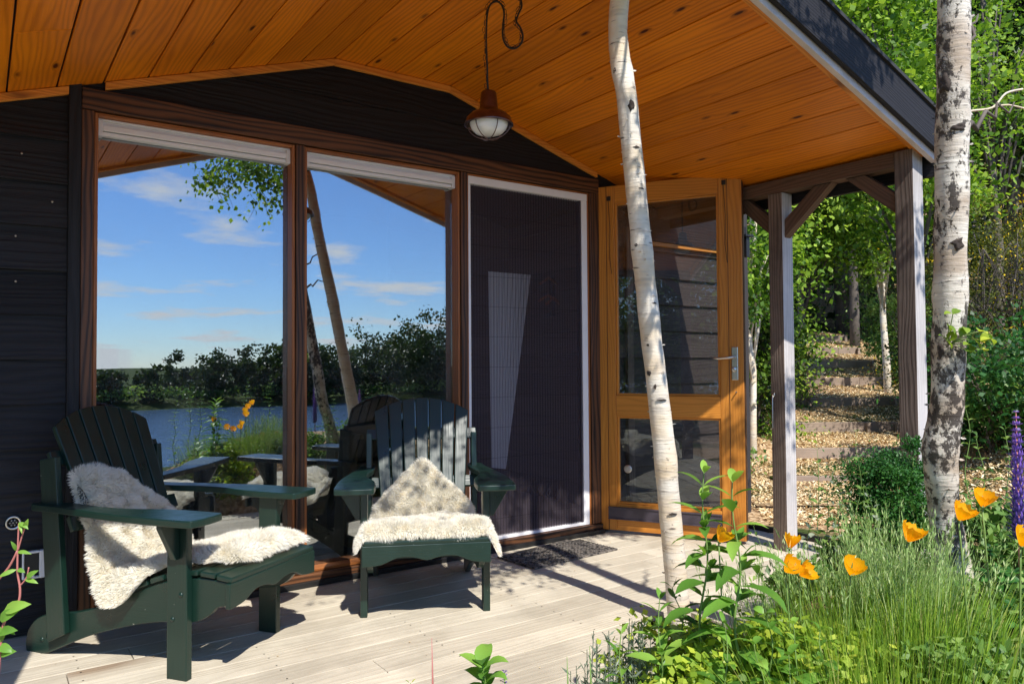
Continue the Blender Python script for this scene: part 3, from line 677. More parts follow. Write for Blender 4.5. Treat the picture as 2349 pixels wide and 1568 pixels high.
# ------------------------------------------------------------------ open door (leaf swung out on its right-hand jamb)
DH = Vv((3.455, -.03, 0)); DF = Vv((3.92, -.835, 0)); dd = (DF-DH).normalized(); dn = Vv((-dd.y*-1, -dd.x, 0)); DL = .945
dn = Vv((dd.y, -dd.x, 0)); dn = dn if dn.dot(CAM-DH) > 0 else -dn      # towards the camera
def D(s, z, n=0.): return DH+dd*s+Vv((0, 0, z))+dn*n
def dbox(mb, s0, s1, z0, z1, n0, n1, L=None, mi=0): mb.box(D(s0, z0, n0), dd*(s1-s0), dn*(n1-n0), Vv((0, 0, z1-z0)), L, None, mi)
Z = Vv((0, 0, 1)); TH = -.056
mb = MB(); dbox(mb, 0, .112, .022, 2.345, TH, 0, Z); dbox(mb, .80, DL, .022, 2.345, TH, 0, Z)
dbox(mb, .1125, .7995, 2.225, 2.345, TH+.001, -.002, dd); dbox(mb, .1125, .7995, .785, .925, TH+.001, -.002, dd); dbox(mb, .1125, .7995, .022, .20, TH+.001, -.002, dd)
for z0, z1 in ((.20, .785), (.925, 2.225)):
    dbox(mb, .1125, .127, z0, z1, TH+.012, -.012, Z); dbox(mb, .785, .7995, z0, z1, TH+.012, -.012, Z); dbox(mb, .127, .785, z0, z0+.014, TH+.012, -.012, dd); dbox(mb, .127, .785, z1-.014, z1, TH+.012, -.012, dd)
door = mb.build('door', M['door'], cabin, .003)
mb = MB(); dbox(mb, .054, .058, .022, 2.34, -.001, .0012); dbox(mb, .855, .859, .022, 2.34, -.001, .0012); mb.build('door_groove', M['frame'], door)
mb = MB(); dbox(mb, DL, DL+.004, .022, 2.345, TH+.004, -.01, Z); dbox(mb, DL-.03, DL+.004, .022, 2.345, TH-.012, TH-.001, Z); mb.build('door_edge', M['frame'], door)
for z0, z1 in ((.214, .771), (.939, 2.211)):
    p = MB(); dbox(p, .125, .787, z0-.002, z1+.002, -.032, -.026); gp = p.build('glass_pane', M['doorglass'], door)
    if z0 < .5:
        mb = MB(); v0 = D(.182, .432, -.0245); mb.lathe([(.020, 0), (.027, .002), (.027, .005), (.020, .006)], v0, 24, 0, dn); mb.lathe([(0, .001), (.02, .001)], v0, 24, 0, dn)
        for i in range(6): mb.lathe([(0, .006), (.004, .004)], v0+(dd*cos(i)+Z*sin(i))*.010, 6, 0, dn)
        mb.build('round_vent', M['steel'], gp)
mb = MB(); dbox(mb, .055, .80, .10, .178, .0, .016); dbox(mb, .055, .80, .098, .106, .0, .024); dbox(mb, .055, .80, .172, .18, .0, .022); mb.build('draught_strip', M['vent'], door, .002)
mb = MB(); dbox(mb, .872, .912, 1.03, 1.24, .0, .009); hp = mb.build('handle_plate', M['steel'], door, .004)
a = D(.892, 1.175, .009); mb = MB(); mb.tube([a, a+dn*.035, a+dn*.045-dd*.01, a+dn*.045-dd*.05-Z*.004, a+dn*.044-dd*.10-Z*.008, a+dn*.045-dd*.145-Z*.003], [.009, .009, .009, .0085, .008, .006], 12); mb.build('handle', M['steel'], hp)
mb = MB(); mb.lathe([(.017, 0), (.017, .012), (.0165, .02), (.012, .023), (0, .023)], D(.888, 1.098, .009), 24, 0, dn); mb.build('lock_knob', M['steel'], hp)
for s_, z_ in ((.062, 2.245), (.825, 2.275)):
    mb = MB(); dbox(mb, s_, s_+.026, z_, z_+.03, 0, .008); hk = mb.build('line_hook', M['blackm'], door, .002)
    mb = MB(); mb.tube([D(s_+.01, z_, .006), D(s_+.022, z_-.2, .01), D(s_+.016, z_-.38, .004), D(s_+.03, z_-.5, .008)], .0018, 5); mb.build('line', M['cord'], hk)
mb = MB(); mb.tube([D(.90, .955, 0), D(.90, .955, .03)], .004, 8); mb.build('door_peg', M['steel'], door)
for z_ in (.3, 1.2, 2.1):
    mb = MB(); mb.tube([D(-.006, z_, -.0), D(-.006, z_+.09, -.0)], .007, 10); mb.build('hinge', M['blackm'], door)

# ------------------------------------------------------------------ room behind the glass
mb = MB(); mb.b(-2.6, 4.98, .13, 4.9, -.02, .03, (1, 0, 0)); mb.build('interior_floor', M['floorin'], cabin)
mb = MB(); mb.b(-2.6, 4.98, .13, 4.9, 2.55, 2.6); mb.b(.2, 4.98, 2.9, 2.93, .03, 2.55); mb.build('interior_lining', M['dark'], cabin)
mb = MB(); z = .03
while z < 2.5: mb.b(3.86, 3.9, .2, 2.9, z+.002, z+.168, (0, 1, 0)); mb.b(2.7, 3.86, 1.62, 1.65, z+.002, z+.168, (1, 0, 0)); z += .17
mb.build('interior_wall', M['inner'], cabin, .002)
mb = MB(); tl = px(1120, 622, .6, 1); tr = px(1217, 630, .6, 1); bl_ = px(1128, 1072, .6, 1); br_ = px(1160, 1075, .6, 1); n = 18
top = []; bot = []
for i in range(n+1):
    t = i/n; dz = .012*(i % 2); top.append(tl.lerp(tr, t)+Vv((0, dz, 0))); bot.append(bl_.lerp(br_, t)+Vv((0, dz*.4, 0)))
for i in range(n):
    b0 = len(mb.v); mb.v += [bot[i], bot[i+1], top[i+1], top[i]]; mb.face([b0, b0+1, b0+2, b0+3], [(0, 0)]*4)
cu = mb.build('tapered_panel', M['panel']); cu.modifiers.new('s', 'SOLIDIFY').thickness = .003  # tapered ribbed panel standing in for the radiator indoors
tag(cu, 'white ribbed curtain tapering downwards behind the insect screen', 'panel')
cr_ = thing('coat_hook_rack', 'dark rack of wooden hangers on the wall behind the insect screen', 'coat rack')
mb = MB(); o_ = px(1268, 665, .6, 1)
for dx_, dz_, L_ in ((-.04, .09, .16), (-.05, -.04, .17), (.0, -.06, .13)):
    c0 = o_+Vv((dx_, 0, dz_)); mb.tube([c0+Vv((-L_*.5, 0, -.05)), c0, c0+Vv((L_*.5, 0, -.045))], .011, 8)
mb.build('hanger', M['bead'], cr_)
mb = MB(); mb.tube([o_+Vv((0, .02, .1)), o_+Vv((.01, .02, -.2))], .02, 8); mb.build('strap', M['blackm'], cr_)
tb = thing('dining_table', 'light wooden table standing indoors behind the left window', 'table', (1.45, .72, .03))
mb = MB(); mb.b(-.42, .5, -.25, .35, .655, .685, (1, 0, 0)); mb.build('tabletop', M['table'], tb, .004)
for a_, b_ in ((-.2, -.2), (.43, -.2), (-.2, .3), (.43, .3)):
    mb = MB(); mb.b(a_-.035, a_+.035, b_-.035, b_+.035, 0, .653, (0, 0, 1)); mb.build('leg', M['table'], tb, .003)
va = MB(); va.lathe([(0, 0), (.035, .001), (.04, .02), (.036, .06), (.022, .10), (.02, .12), (.03, .15), (.028, .15), (.018, .12), (.02, .10), (.033, .06), (.036, .02), (.001, .006)], (1.64, .62, .7165), 24)
tag(va.build('glass_vase', M['globe']), 'pale glass vase on the indoor table', 'vase')

# ------------------------------------------------------------------ pendant lamp
LY = -1.15; rim = px(1121, 288, LY, 1)
lamp = thing('pendant_lamp', 'aged copper pendant lamp with wire cage hanging from the porch ceiling', 'lamp', (rim.x, LY, rim.z))
mb = MB(); mb.lathe([(.012, .152), (.030, .148), (.035, .140), (.041, .075), (.045, .066), (.075, .052), (.098, .030), (.106, .006), (.108, .0), (.104, .0), (.100, .008), (.09, .028), (.06, .046), (.03, .05)], (0, 0, 0), 40)
sh = mb.build('lamp_shade', M['copper'], lamp)
mb = MB(); mb.lathe([(.085, .016), (.083, .0), (.075, -.018), (.058, -.034), (.03, -.044), (0, -.047)], (0, 0, 0), 36); mb.build('globe', M['globe'], lamp)
mb = MB()
for k in range(3):
    a = pi*k/3+.35; pts = [Vv((.094*cos(t)*cos(a), .094*cos(t)*sin(a), .004-.066*sin(t))) for t in np.linspace(0, pi, 17)]; mb.tube(pts, .0022, 6)
pts = [Vv((.094*cos(t), .094*sin(t), .004)) for t in np.linspace(0, 2*pi, 33)]; mb.tube(pts, .0025, 6, cap=False)
mb.build('cage', M['copper'], lamp)
V0 = px(1121, 288, LY, 1); Zl = (V0-CAM).dot(FW)
def LP(x, y): return pz(x, y, Zl)-V0
cp = [(1121, 232), (1118, 190), (1117, 150), (1115, 110), (1115, 70), (1117, 35), (1124, 12), (1138, 4), (1150, 12), (1156, 32), (1153, 62), (1154, 90), (1164, 108), (1180, 112), (1194, 102), (1199, 84), (1193, 64), (1184, 50), (1189, 32), (1196, 16), (1194, -4), (1192, -26)]
pts = [LP(*p) for p in cp]
def smooth(pts, n=5):
    out = []
    for i in range(len(pts)-1):
        p0, p1, p2, p3 = pts[max(i-1, 0)], pts[i], pts[i+1], pts[min(i+2, len(pts)-1)]
        for k in range(n):
            t = k/n; out.append(.5*((2*p1)+(p2-p0)*t+(2*p0-5*p1+4*p2-p3)*t*t+(3*p1-p0-3*p2+p3)*t**3))
    return out+[pts[-1]]
sp = smooth([Vv(p) for p in pts]); topz = ZP-V0.z
sp = [Vv((p.x, p.y, min(p.z, topz-.004))) for p in sp]
sp.append(Vv((sp[-1].x, sp[-1].y, topz+.002)))
mb = MB(); mb.tube(sp, .0042, 8); mb.build('cord', M['cord'], lamp)
mb = MB()
for i in range(0, len(sp)-2, 2):       # thin chain wound loosely round the cord
    c0 = sp[i]; T = (sp[i+1]-sp[i]).normalized(); Xd = T.cross(Vv((.3, 1, .2))).normalized(); off_ = Xd*(.008+.004*sin(i*.7))
    Y2 = T.cross(Xd) if i % 4 else Xd
    ring = [c0+off_+T*.013*cos(a)+Y2*.005*sin(a) for a in np.linspace(0, 2*pi, 11)]; mb.tube(ring, .0011, 5, cap=False)
mb.build('chain', M['cord'], lamp)
mb = MB(); hp_ = LP(1138, 2); mb.tube([Vv((hp_.x, hp_.y, min(hp_.z, topz-.01))), Vv((hp_.x, hp_.y, topz+.002))], .004, 8); mb.build('cord_hook', M['blackm'], lamp)
mb = MB(); mb.lathe([(0, 0), (.018, 0), (.018, .012), (0, .012)], (sp[-1].x, sp[-1].y, topz-.012), 16); mb.build('ceiling_rose', M['blackm'], lamp)

# ------------------------------------------------------------------ doormat
mt = thing('doormat', 'black rubber doormat lying on the deck before the screen door', 'doormat', (0, 0, 0))
c4 = [px(1140, 1277, .006, 2), px(1226, 1304, .006, 2), px(1417, 1259, .006, 2), px(1300, 1238, .006, 2)]
mb = MB(); mb.hexa([(p.x, p.y, .002) for p in c4]+[(p.x, p.y, .012) for p in c4]); mb.build('mat_base', M['mat'], mt, .003)
mb = MB(); e1 = c4[2]-c4[1]; e2 = c4[0]-c4[1]
for i in range(1, 26):
    for j in range(1, 13):
        c0 = c4[1]+e1*(i/26)+e2*(j/13); hw = .0055 if (i+j) % 2 else .008
        mb.b(c0.x-.010, c0.x+.010, c0.y-hw, c0.y+hw, .0125, .0165)
mb.build('mat_pattern', M['mat'], mt)

# ------------------------------------------------------------------ garden chairs
def shape_curve(pts, n=4): return [(p.x, p.y) for p in smooth([Vv((a, b, 0)) for a, b in pts], n)]
def make_chair(label):
    t = thing('garden_chair', label, 'chair', (0, 0, 0), 0, 'green slatted garden chairs on the deck'); P = M['paint']; X = Vv((1, 0, 0)); Y = Vv((0, 1, 0)); Z = Vv((0, 0, 1))
    for s in (-1, 1):
        mb = MB(); x0 = s*.270 if s > 0 else -.302; mb.b(x0, x0+.032, -.05, .05, 0, .567, Z); lg = mb.build('leg', P, t, .004)
        for z_ in (.215, .305):
            mb = MB(); mb.lathe([(.0, .006), (.006, .005), (.010, .0), (.010, -.001)], (s*.3025, .0+(.02 if z_ < .25 else -.022), z_), 12, 0, (s, 0, 0)); mb.build('bolt', P, lg)
        # bracket under the arm
        mb = MB(); pr = [(0, 0), (.095, 0), (.095, -.012), (.02, -.135), (0, -.135)]
        mb.prism(pr, (s*.3025, -.0145, .566), (s, 0, 0), (0, 0, 1), (0, .028, 0), Z); mb.build('arm_bracket', P, t, .003)
        # arm: broad paddle in front, narrow behind, inner edge curved
        ol = shape_curve([(.235, -.155), (.245, -.172), (.32, -.180), (.40, -.172), (.415, -.15), (.415, .0), (.405, .2), (.375, .42), (.345, .62), (.335, .755), (.30, .775), (.262, .77), (.255, .70), (.262, .55), (.285, .40), (.280, .26), (.245, .12), (.232, .0), (.232, -.10)], 3)
        mb = MB(); mb.prism([(s*a, b) for a, b in ol], (0, 0, .568), (1, 0, 0), (0, 1, 0), (0, 0, .026), Y); mb.build('arm', P, t, .006)
        # rear upright
        mb = MB(); xr_ = .270 if s > 0 else -.302; mb.hexa([(xr_, .60, .10), (xr_+.03, .60, .10), (xr_+.03, .70, .06), (xr_, .70, .06), (xr_, .665, .775), (xr_+.03, .665, .775), (xr_+.03, .755, .76), (xr_, .755, .76)], Z); mb.build('rear_upright', P, t, .004)
        # side runner: scooped top, foot at the back
        rl = [(-.225, .355), (-.10, .362), (.05, .345), (.2, .30), (.35, .245), (.47, .205), (.60, .175), (.72, .160), (.80, .135), (.855, .085), (.87, .03), (.865, .0), (.76, .0), (.66, .035), (.50, .095), (.30, .150), (.12, .185), (-.05, .20), (-.13, .232), (-.165, .262), (-.215, .272)]
        mb = MB(); mb.prism(shape_curve(rl[:11], 3)+shape_curve(rl[11:], 3), ((s*.268 if s > 0 else -.268), 0, 0), (0, 1, 0), (0, 0, 1), (-s*.028, 0, 0), Y); rn = mb.build('side_runner', P, t, .004)
        for y_, z_ in ((.77, .055), (.735, .075)): mb = MB(); mb.lathe([(.0, .006), (.006, .005), (.010, .0), (.010, -.001)], (s*.2685, y_, z_), 12, 0, (s, 0, 0)); mb.build('bolt', P, rn)
    # front apron with scalloped lower edge
    ap = [(-.287, .358), (.287, .358), (.287, .268)] + shape_curve([(.27, .268), (.2, .276), (.13, .303), (.06, .302), (0, .288), (-.06, .302), (-.13, .303), (-.2, .276), (-.27, .268)], 3) + [(-.287, .268)]
    mb = MB(); mb.prism(ap, (0, -.226, 0), (1, 0, 0), (0, 0, 1), (0, -.022, 0), X); mb.build('apron', P, t, .003)
    # seat slats following the runner
    sp_ = [(-.21, .366), (-.13, .374), (-.045, .374), (.04, .362), (.125, .338), (.21, .310), (.295, .28), (.375, .252)]
    for i, (y_, z_) in enumerate(sp_):
        j = min(i+1, len(sp_)-1); k = max(i-1, 0); d = Vv((0, sp_[j][0]-sp_[k][0], sp_[j][1]-sp_[k][1])).normalized(); u_ = Vv((0, -d.z, d.y))
        mb = MB(); w = .074; wx = .278
        mb.box(Vv((-wx, y_, z_))-d*w/2-u_*.006, Vv((2*wx, 0, 0)), d*w, u_*.02, X); mb.build('seat_slat', P, t, .005)
    # fan of seven back slats, leaning back
    by, bz = .41, .235; ty, tz = .765, .955; d = Vv((0, ty-by, tz-bz)).normalized(); nn = Vv((0, -d.z, d.y))
    Lb = (Vv((0, ty, tz))-Vv((0, by, bz))).length
    for i in range(7):
        k = i-3; xb = k*.060; xt = k*.0745; wb, wt = .052, .069; ltop = Lb*(1-.011*abs(k)**2.05)
        P4 = [Vv((xb-wb/2, by, bz)), Vv((xb+wb/2, by, bz))]
        e = Vv((xt-xb, 0, 0))
        def top(xo, L_): return Vv((xt+xo, by, bz))+d*L_
        l0 = Lb-.0060*abs(k-.5)**2.05; l1 = Lb-.0060*abs(k+.5)**2.05
        mb = MB(); ofs = nn*(-.011)
        mb.hexa([P4[0]+ofs, P4[1]+ofs, P4[1]+ofs+nn*.022, P4[0]+ofs+nn*.022, top(-wt/2, l0)+ofs, top(wt/2, l1)+ofs, top(wt/2, l1)+ofs+nn*.022, top(-wt/2, l0)+ofs+nn*.022], d)
        mb.build('back_slat', P, t, .005)
    mb = MB(); mb.box(Vv((-.30, by, bz))+d*.57-nn*.034, Vv((.60, 0, 0)), d*.06, nn*.022, X); mb.build('back_brace', P, t, .004)
    mb = MB(); mb.box(Vv((-.30, by, bz))+d*.30-nn*.036, Vv((.60, 0, 0)), d*.06, nn*.024, X); mb.build('back_brace', P, t, .004)
    mb = MB(); mb.b(-.24, .24, .40, .425, .16, .26, X); mb.build('back_brace', P, t, .004)
    return t
ch1 = make_chair('left green slatted garden chair turned to the right with an untidy sheepskin')
ch2 = copy_tree(ch1); ch2['label'] = 'right green slatted garden chair facing the camera between window and screen door'
def put(o, x, y, rz): o.location = (x, y, 0); o.rotation_euler = (0, 0, rz)
A1 = R(35.0); put(ch1, .825, -.731, A1); ch1.scale = (.905, .92, 1.02)
A2 = R(-27.0); put(ch2, 1.705, -.76, A2); ch2.scale = (.98, .84, 1.005)

# ------------------------------------------------------------------ sheepskins
def sheepskin(label, rows, loc, rz, seed, fur=.028, droop=.28, lump=.018):
    t = thing('sheepskin', label, 'sheepskin', loc, rz, 'cream sheepskins on the garden chairs')
    rng = np.random.default_rng(seed); m = 96; nI = 30
    cy = smooth([Vv((a, b, 0)) for a, b, c, d in rows], 9); cx2 = smooth([Vv((c, d, 0)) for a, b, c, d in rows], 9); n = len(cy)
    Pg = np.zeros((n, m+1, 3))
    for i in range(n):
        T = (cy[min(i+1, n-1)]-cy[max(i-1, 0)]).normalized(); N = Vv((T.y, -T.x, 0)) if T.x < 0 or True else T
        N = Vv((-T.y, T.x, 0)); 
        if N.y*1.0+(-N.x)*.6 < 0: N = -N
        for j in range(m+1):
            v = j/m; x = cx2[i].x+(cx2[i].y-cx2[i].x)*v; edge = max(0, abs(x)-droop)
            # tuft thickness and lumps, thin towards the outline
            tv = min(1, 4.2*min(v, 1-v)); tu = min(1, 4.5*min(i, n-1-i)/n*2); th = .012+.040*(tv*tu)**.5
            p3 = Vv((x*6+seed, cy[i].x*6, cy[i].y*6)); th += lump*(noise.noise(p3)+.5*noise.noise(p3*2.7))
            dz = -edge*.95 if edge else 0; xx = x-math.copysign(edge*.55, x) if edge else x
            Pg[i, j] = (xx, cy[i].x+N.x*th, cy[i].y+N.y*th+dz)
    V = Pg.reshape(-1, 3); F = np.array([(i*(m+1)+j, i*(m+1)+j+1, (i+1)*(m+1)+j+1, (i+1)*(m+1)+j) for i in range(n-1) for j in range(m)])
    c = npmesh('hide', V, F, np.full(len(F), .35), M['fur'], t, True)
    # wool: many short tapering tufts leaning in locally varying directions
    K = 95000; a = Pg[F[:, 0]//(m+1), F[:, 0] % (m+1)]; b = V[F[:, 1]]; c_ = V[F[:, 2]]; d = V[F[:, 3]]
    ar = np.linalg.norm(np.cross(b-a, d-a), axis=1); pick = rng.choice(len(F), K, p=ar/ar.sum())
    u, w = rng.random((K, 1)), rng.random((K, 1)); A, B, D_, E_ = V[F[pick, 0]], V[F[pick, 1]], V[F[pick, 2]], V[F[pick, 3]]
    P = (A*(1-u)+B*u)*(1-w)+(E_*(1-u)+D_*u)*w
    nr = np.cross(B-A, E_-A); nr /= np.linalg.norm(nr, axis=1)[:, None]+1e-9
    ref = np.array([0, -.7, .7]); nr *= np.where((nr@ref) < 0, -1, 1)[:, None]
    jj = (F[pick, 0] % (m+1))/m; ii = (F[pick, 0]//(m+1))/n
    out = np.zeros((K, 3)); ex_ = np.clip((jj-.90)/.10, 0, 1)-np.clip((.10-jj)/.10, 0, 1); out[:, 0] = ex_*1.5
    eu = np.clip((.07-ii)/.07, 0, 1)-np.clip((ii-.93)/.07, 0, 1); out[:, 2] += eu*1.3; out[:, 1] += (np.clip((ii-.93)/.07, 0, 1))*-1.3
    fl_ = np.array([[noise.noise(Vv(p*22)), noise.noise(Vv(p*22+9.)), noise.noise(Vv(p*22-7.))] for p in P])
    dr = nr+out+fl_*.55+rng.normal(size=(K, 3))*.15; dr[:, 2] -= .15; dr /= np.linalg.norm(dr, axis=1)[:, None]
    L = fur*(.55+.6*rng.random((K, 1)))*(.75+.5*(fl_[:, :1]+.5)); sd = np.cross(dr, rng.normal(size=(K, 3))); sd /= np.linalg.norm(sd, axis=1)[:, None]
    W_ = .0014; q = dr+np.array([0, 0, -.25]); Vt = np.stack([P-sd*W_, P+sd*W_, P+dr*L*.6+sd*W_*.7, P+dr*L*.62+q*L*.4], 1).reshape(-1, 3)
    npmesh('wool', Vt, np.arange(K*4).reshape(K, 4), np.clip(.25+.9*rng.random(K)+fl_[:, 0]*.5, 0, 1), M['fur'], t)
    return t
sheepskin('untidy cream sheepskin sliding off the left garden chair', [(.665, .70, -.225, -.12), (.635, .66, -.245, .01), (.60, .58, -.24, .12), (.555, .50, -.25, .215), (.51, .43, -.27, .245), (.455, .36, -.32, .25), (.40, .30, -.355, .245), (.31, .30, -.36, .235), (.21, .330, -.32, .235), (.12, .352, -.25, .245), (.03, .375, -.21, .265), (-.06, .392, -.22, .28), (-.14, .395, -.20, .28), (-.20, .390, -.14, .275)], (ch1.location.x, ch1.location.y, .0), A1, 3).scale = ch1.scale
sheepskin('neat cream sheepskin spread over the seat of the right garden chair', [(.615, .635, -.008, .008), (.595, .59, -.055, .055), (.565, .535, -.115, .11), (.53, .48, -.175, .17), (.49, .425, -.235, .23), (.45, .37, -.262, .257), (.40, .32, -.265, .26), (.30, .30, -.28, .27), (.18, .335, -.29, .285), (.05, .368, -.30, .30), (-.07, .382, -.325, .33), (-.15, .384, -.35, .37), (-.20, .380, -.35, .38), (-.225, .372, -.34, .37)], (ch2.location.x, ch2.location.y, .0), A2, 8, .021).scale = ch2.scale

# ------------------------------------------------------------------ the two birches by the deck
def limb(a, d, L, n=7, droop=.0, wig=.12):
    p = Vv(a); d = Vv(d).normalized(); out = [p.copy()]
    for i in range(n):
        d = (d+Vv((random.uniform(-wig, wig), random.uniform(-wig, wig), random.uniform(-wig, wig)-droop))).normalized(); p = p+d*L/n; out.append(p.copy())
    return out
def birch(name, label, pts, rads, bark, crown, leafmat, limbs, nleaf, lsize, extra=(), peel=200, knots=(), scars=()):
    t = thing(name, label, 'tree', pts[0])
    o = Vv(pts[0]); sp = smooth([Vv(p)-o for p in pts], 8); m = len(sp); n0 = len(rads)
    rr = [np.interp(i/(m-1), np.linspace(0, 1, n0), rads) for i in range(m)]
    # resample densely for bark relief
    den = []; dr = []
    for i in range(m-1):
        k = max(1, int((sp[i+1]-sp[i]).length/.03)) if sp[i].z < 3.2 else 2
        for j in range(k): den.append(sp[i].lerp(sp[i+1], j/k)); dr.append(rr[i]+(rr[i+1]-rr[i])*j/k)
    den.append(sp[-1]); dr.append(rr[-1])
    for kz, ka, kd in knots:
        for i, p in enumerate(den): dr[i] *= 1+kd*math.exp(-((p.z+o.z-kz)/.035)**2)
    mb = MB(); mb.tube(den, dr, 28, wob=.10 if 'rough' in bark.name else .06); tk = mb.build('trunk', bark, t)
    if peel:
        mb = MB()
        for _ in range(peel):
            i = random.randrange(2, len(den)-2)
            if den[i].z > 2.6: continue
            a = random.uniform(0, 2*pi); r = Vv((cos(a), sin(a), 0)); tg = Vv((-sin(a), cos(a), 0)); p = den[i]+r*dr[i]*.98
            w = random.uniform(.003, .009); h = random.uniform(.004, .014)
            mb.leaf(p, (tg*random.uniform(.6, 1)+r*random.uniform(.3, 1.)+Vv((0, 0, random.uniform(-.4, .4)))), r, h*1.6, w, random.uniform(-.6, .6), 3, 0, random.random())
        mb.build('peeling_bark', bark, tk)
    for (x, y, w_, h_) in scars:
        q = ray(x, y); best = min(range(len(den)), key=lambda i: (((den[i]+o)-CAM).cross(q.normalized())).length); cpt = den[best]+o
        tt = (cpt-CAM).dot(q)/q.dot(q); P0 = CAM+q*tt; lat = P0-cpt; rad_ = dr[best]*1.0; lt = min(lat.length, rad_*.92); dirc = (CAM-cpt); dirc.z = 0; dirc.normalize(); latd = Vv((lat.x, lat.y, 0)); latd = latd.normalized() if latd.length > 1e-5 else Vv((1, 0, 0))
        s0 = cpt+latd*lt+dirc*math.sqrt(max(rad_**2-lt**2, 1e-6)); nrm_ = (s0-cpt); nrm_.z = 0; nrm_.normalize(); tg = Vv((-nrm_.y, nrm_.x, 0)); mb = MB(); ring = 14; b0 = 0
        for kr, (rr_, hh_) in enumerate(((1., -.003), (.8, .0035), (.45, .0045), (.12, .001))):
            for k in range(ring):
                a = 2*pi*k/ring; j_ = 1+.75*noise.noise(Vv((k*.9, x*.37, y*.11))); mb.v.append(s0-o+tg*cos(a)*w_*rr_*j_+Vv((0, 0, 1))*sin(a)*h_*rr_*j_+nrm_*hh_-nrm_*(abs(cos(a)*w_*rr_)**2/(2*rad_)))
        for kr in range(3):
            for k in range(ring): mb.face([kr*ring+k, kr*ring+(k+1) % ring, (kr+1)*ring+(k+1) % ring, (kr+1)*ring+k], [(0, 0)]*4, .5, 0, True)
        mb.face([3*ring+k for k in range(ring)], [(0, 0)]*ring); mb.build('branch_scar', M['scar'], tk)
    mb = MB(); LV = []
    for (b0, d0, L0, r0) in limbs:
        ln = limb(Vv(b0)-o, d0, L0, 9, .03); mb.tube(ln, [r0*(1-.85*i/9) for i in range(10)], 7)
        for q in range(3, 10):
            for _ in range(3):
                tw = limb(ln[q], Vv((random.uniform(-1, 1), random.uniform(-1, 1), random.uniform(-.8, .4))), random.uniform(.25, .6), 5, .12); mb.tube(tw, [.004, .003, .003, .002, .002, .0012], 4, cap=False); LV += tw[1:]
    for (b0, tip, nb) in extra:
        a0 = Vv(b0)-o; tp = Vv(tip)-o; ln = [a0.lerp(tp, k/8)+Vv((noise.noise(a0*3+Vv((k, 0, 0)))*.05, 0, noise.noise(a0*3+Vv((0, k, 0)))*.05)) for k in range(9)]
        mb.tube(ln, [.011*(1-.8*k/8) for k in range(9)], 6)
        for q in range(6, 9):
            for _ in range(nb):
                tw = limb(ln[q], Vv((random.uniform(-1, 1), random.uniform(-.6, .6), random.uniform(-1, .3))), random.uniform(.12, .32), 5, .15); mb.tube(tw, [.003, .002, .002, .002, .0015, .001], 4, cap=False); LV += tw[1:]
    bo = mb.build('branches', M['bark'], tk)
    LV = np.array([tuple(v) for v in LV]); idx = RNG.integers(0, len(LV), nleaf); P = LV[idx]+RNG.normal(size=(nleaf, 3))*np.array([.05, .05, .05])
    dirs = np.tile(np.array([[0, 0, -.8]]), (nleaf, 1))+RNG.normal(size=(nleaf, 3))*.7
    V, F, r = leaves_np(P, lsize, .75, .1, dirs=dirs); npmesh('crown', V, F, r, leafmat, t)
    return t
b1p = [(2.535, -1.57, -.16), (2.50, -1.575, .18), (2.455, -1.583, .5), (2.407, -1.593, .83), (2.323, -1.609, 1.278), (2.235, -1.636, 1.747), (2.151, -1.665, 2.18), (2.079, -1.70, 2.6), (2.0, -2.06, 3.3), (1.95, -2.35, 4.2), (2.0, -2.5, 5.6), (2.1, -2.6, 7.)]
b1r = [.054, .049, .047, .046, .043, .042, .041, .038, .035, .03, .02, .008]
l1 = [((2.0, -2.06, 3.3), (-.6, -.5, .3), 1.3, .014), ((1.97, -2.2, 3.7), (.9, -.6, .3), 1.3, .014), ((1.95, -2.35, 4.2), (-.5, .2, .7), 1.4, .014), ((1.97, -2.4, 4.7), (.6, .5, .7), 1.2, .012), ((2.0, -2.5, 5.5), (-.3, -.4, 1), 1.0, .01), ((2.0, -2.5, 5.0), (.4, -.6, .7), 1.1, .01)]
e1_ = []
for (x, y) in ((560, 375), (610, 400), (640, 440), (600, 450), (470, 420), (500, 410), (530, 380)): p = mir(x, y, 2.75); e1_.append(((2.0, -2.2, 3.5), p, 3))
e1_.append(((2.02, -2.0, 3.2), (2.3, -2.9, 3.75), 3)); e1_.append(((2.02, -2.0, 3.2), (2.6, -3.0, 3.8), 3))
birch('birch_tree', 'slender leaning white birch growing through the deck in front of the open door', b1p, b1r, M['birch'], None, M['leaf_bright'], l1, 4200, .042, e1_, 260, [(1.62, 0, .09), (1.36, 0, .06), (.72, 0, .12), (2.33, 0, .1)], ((1500, 868, .008, .012), (1506, 890, .007, .010), (1512, 925, .026, .0035), (1420, 50, .012, .006), (1448, 250, .013, .022), (1412, 175, .009, .012), (1460, 345, .015, .005), (1478, 622, .014, .003), (1462, 573, .008, .008), (1500, 700, .012, .003), (1532, 1060, .014, .003), (1540, 1180, .018, .004), (1470, 440, .012, .003), (1492, 800, .006, .006)))
b2p = [(2.70, -2.66, .15), (2.68, -2.65, .40), (2.625, -2.647, .63), (2.565, -2.665, .83), (2.545, -2.70, 1.04), (2.484, -2.747, 1.457), (2.425, -2.788, 1.848), (2.372, -2.825, 2.224), (2.33, -2.86, 2.8), (2.3, -2.9, 3.8), (2.35, -2.95, 5.2), (2.4, -3.0, 7.4)]
b2r = [.100, .062, .048, .051, .049, .047, .046, .044, .041, .038, .026, .008]
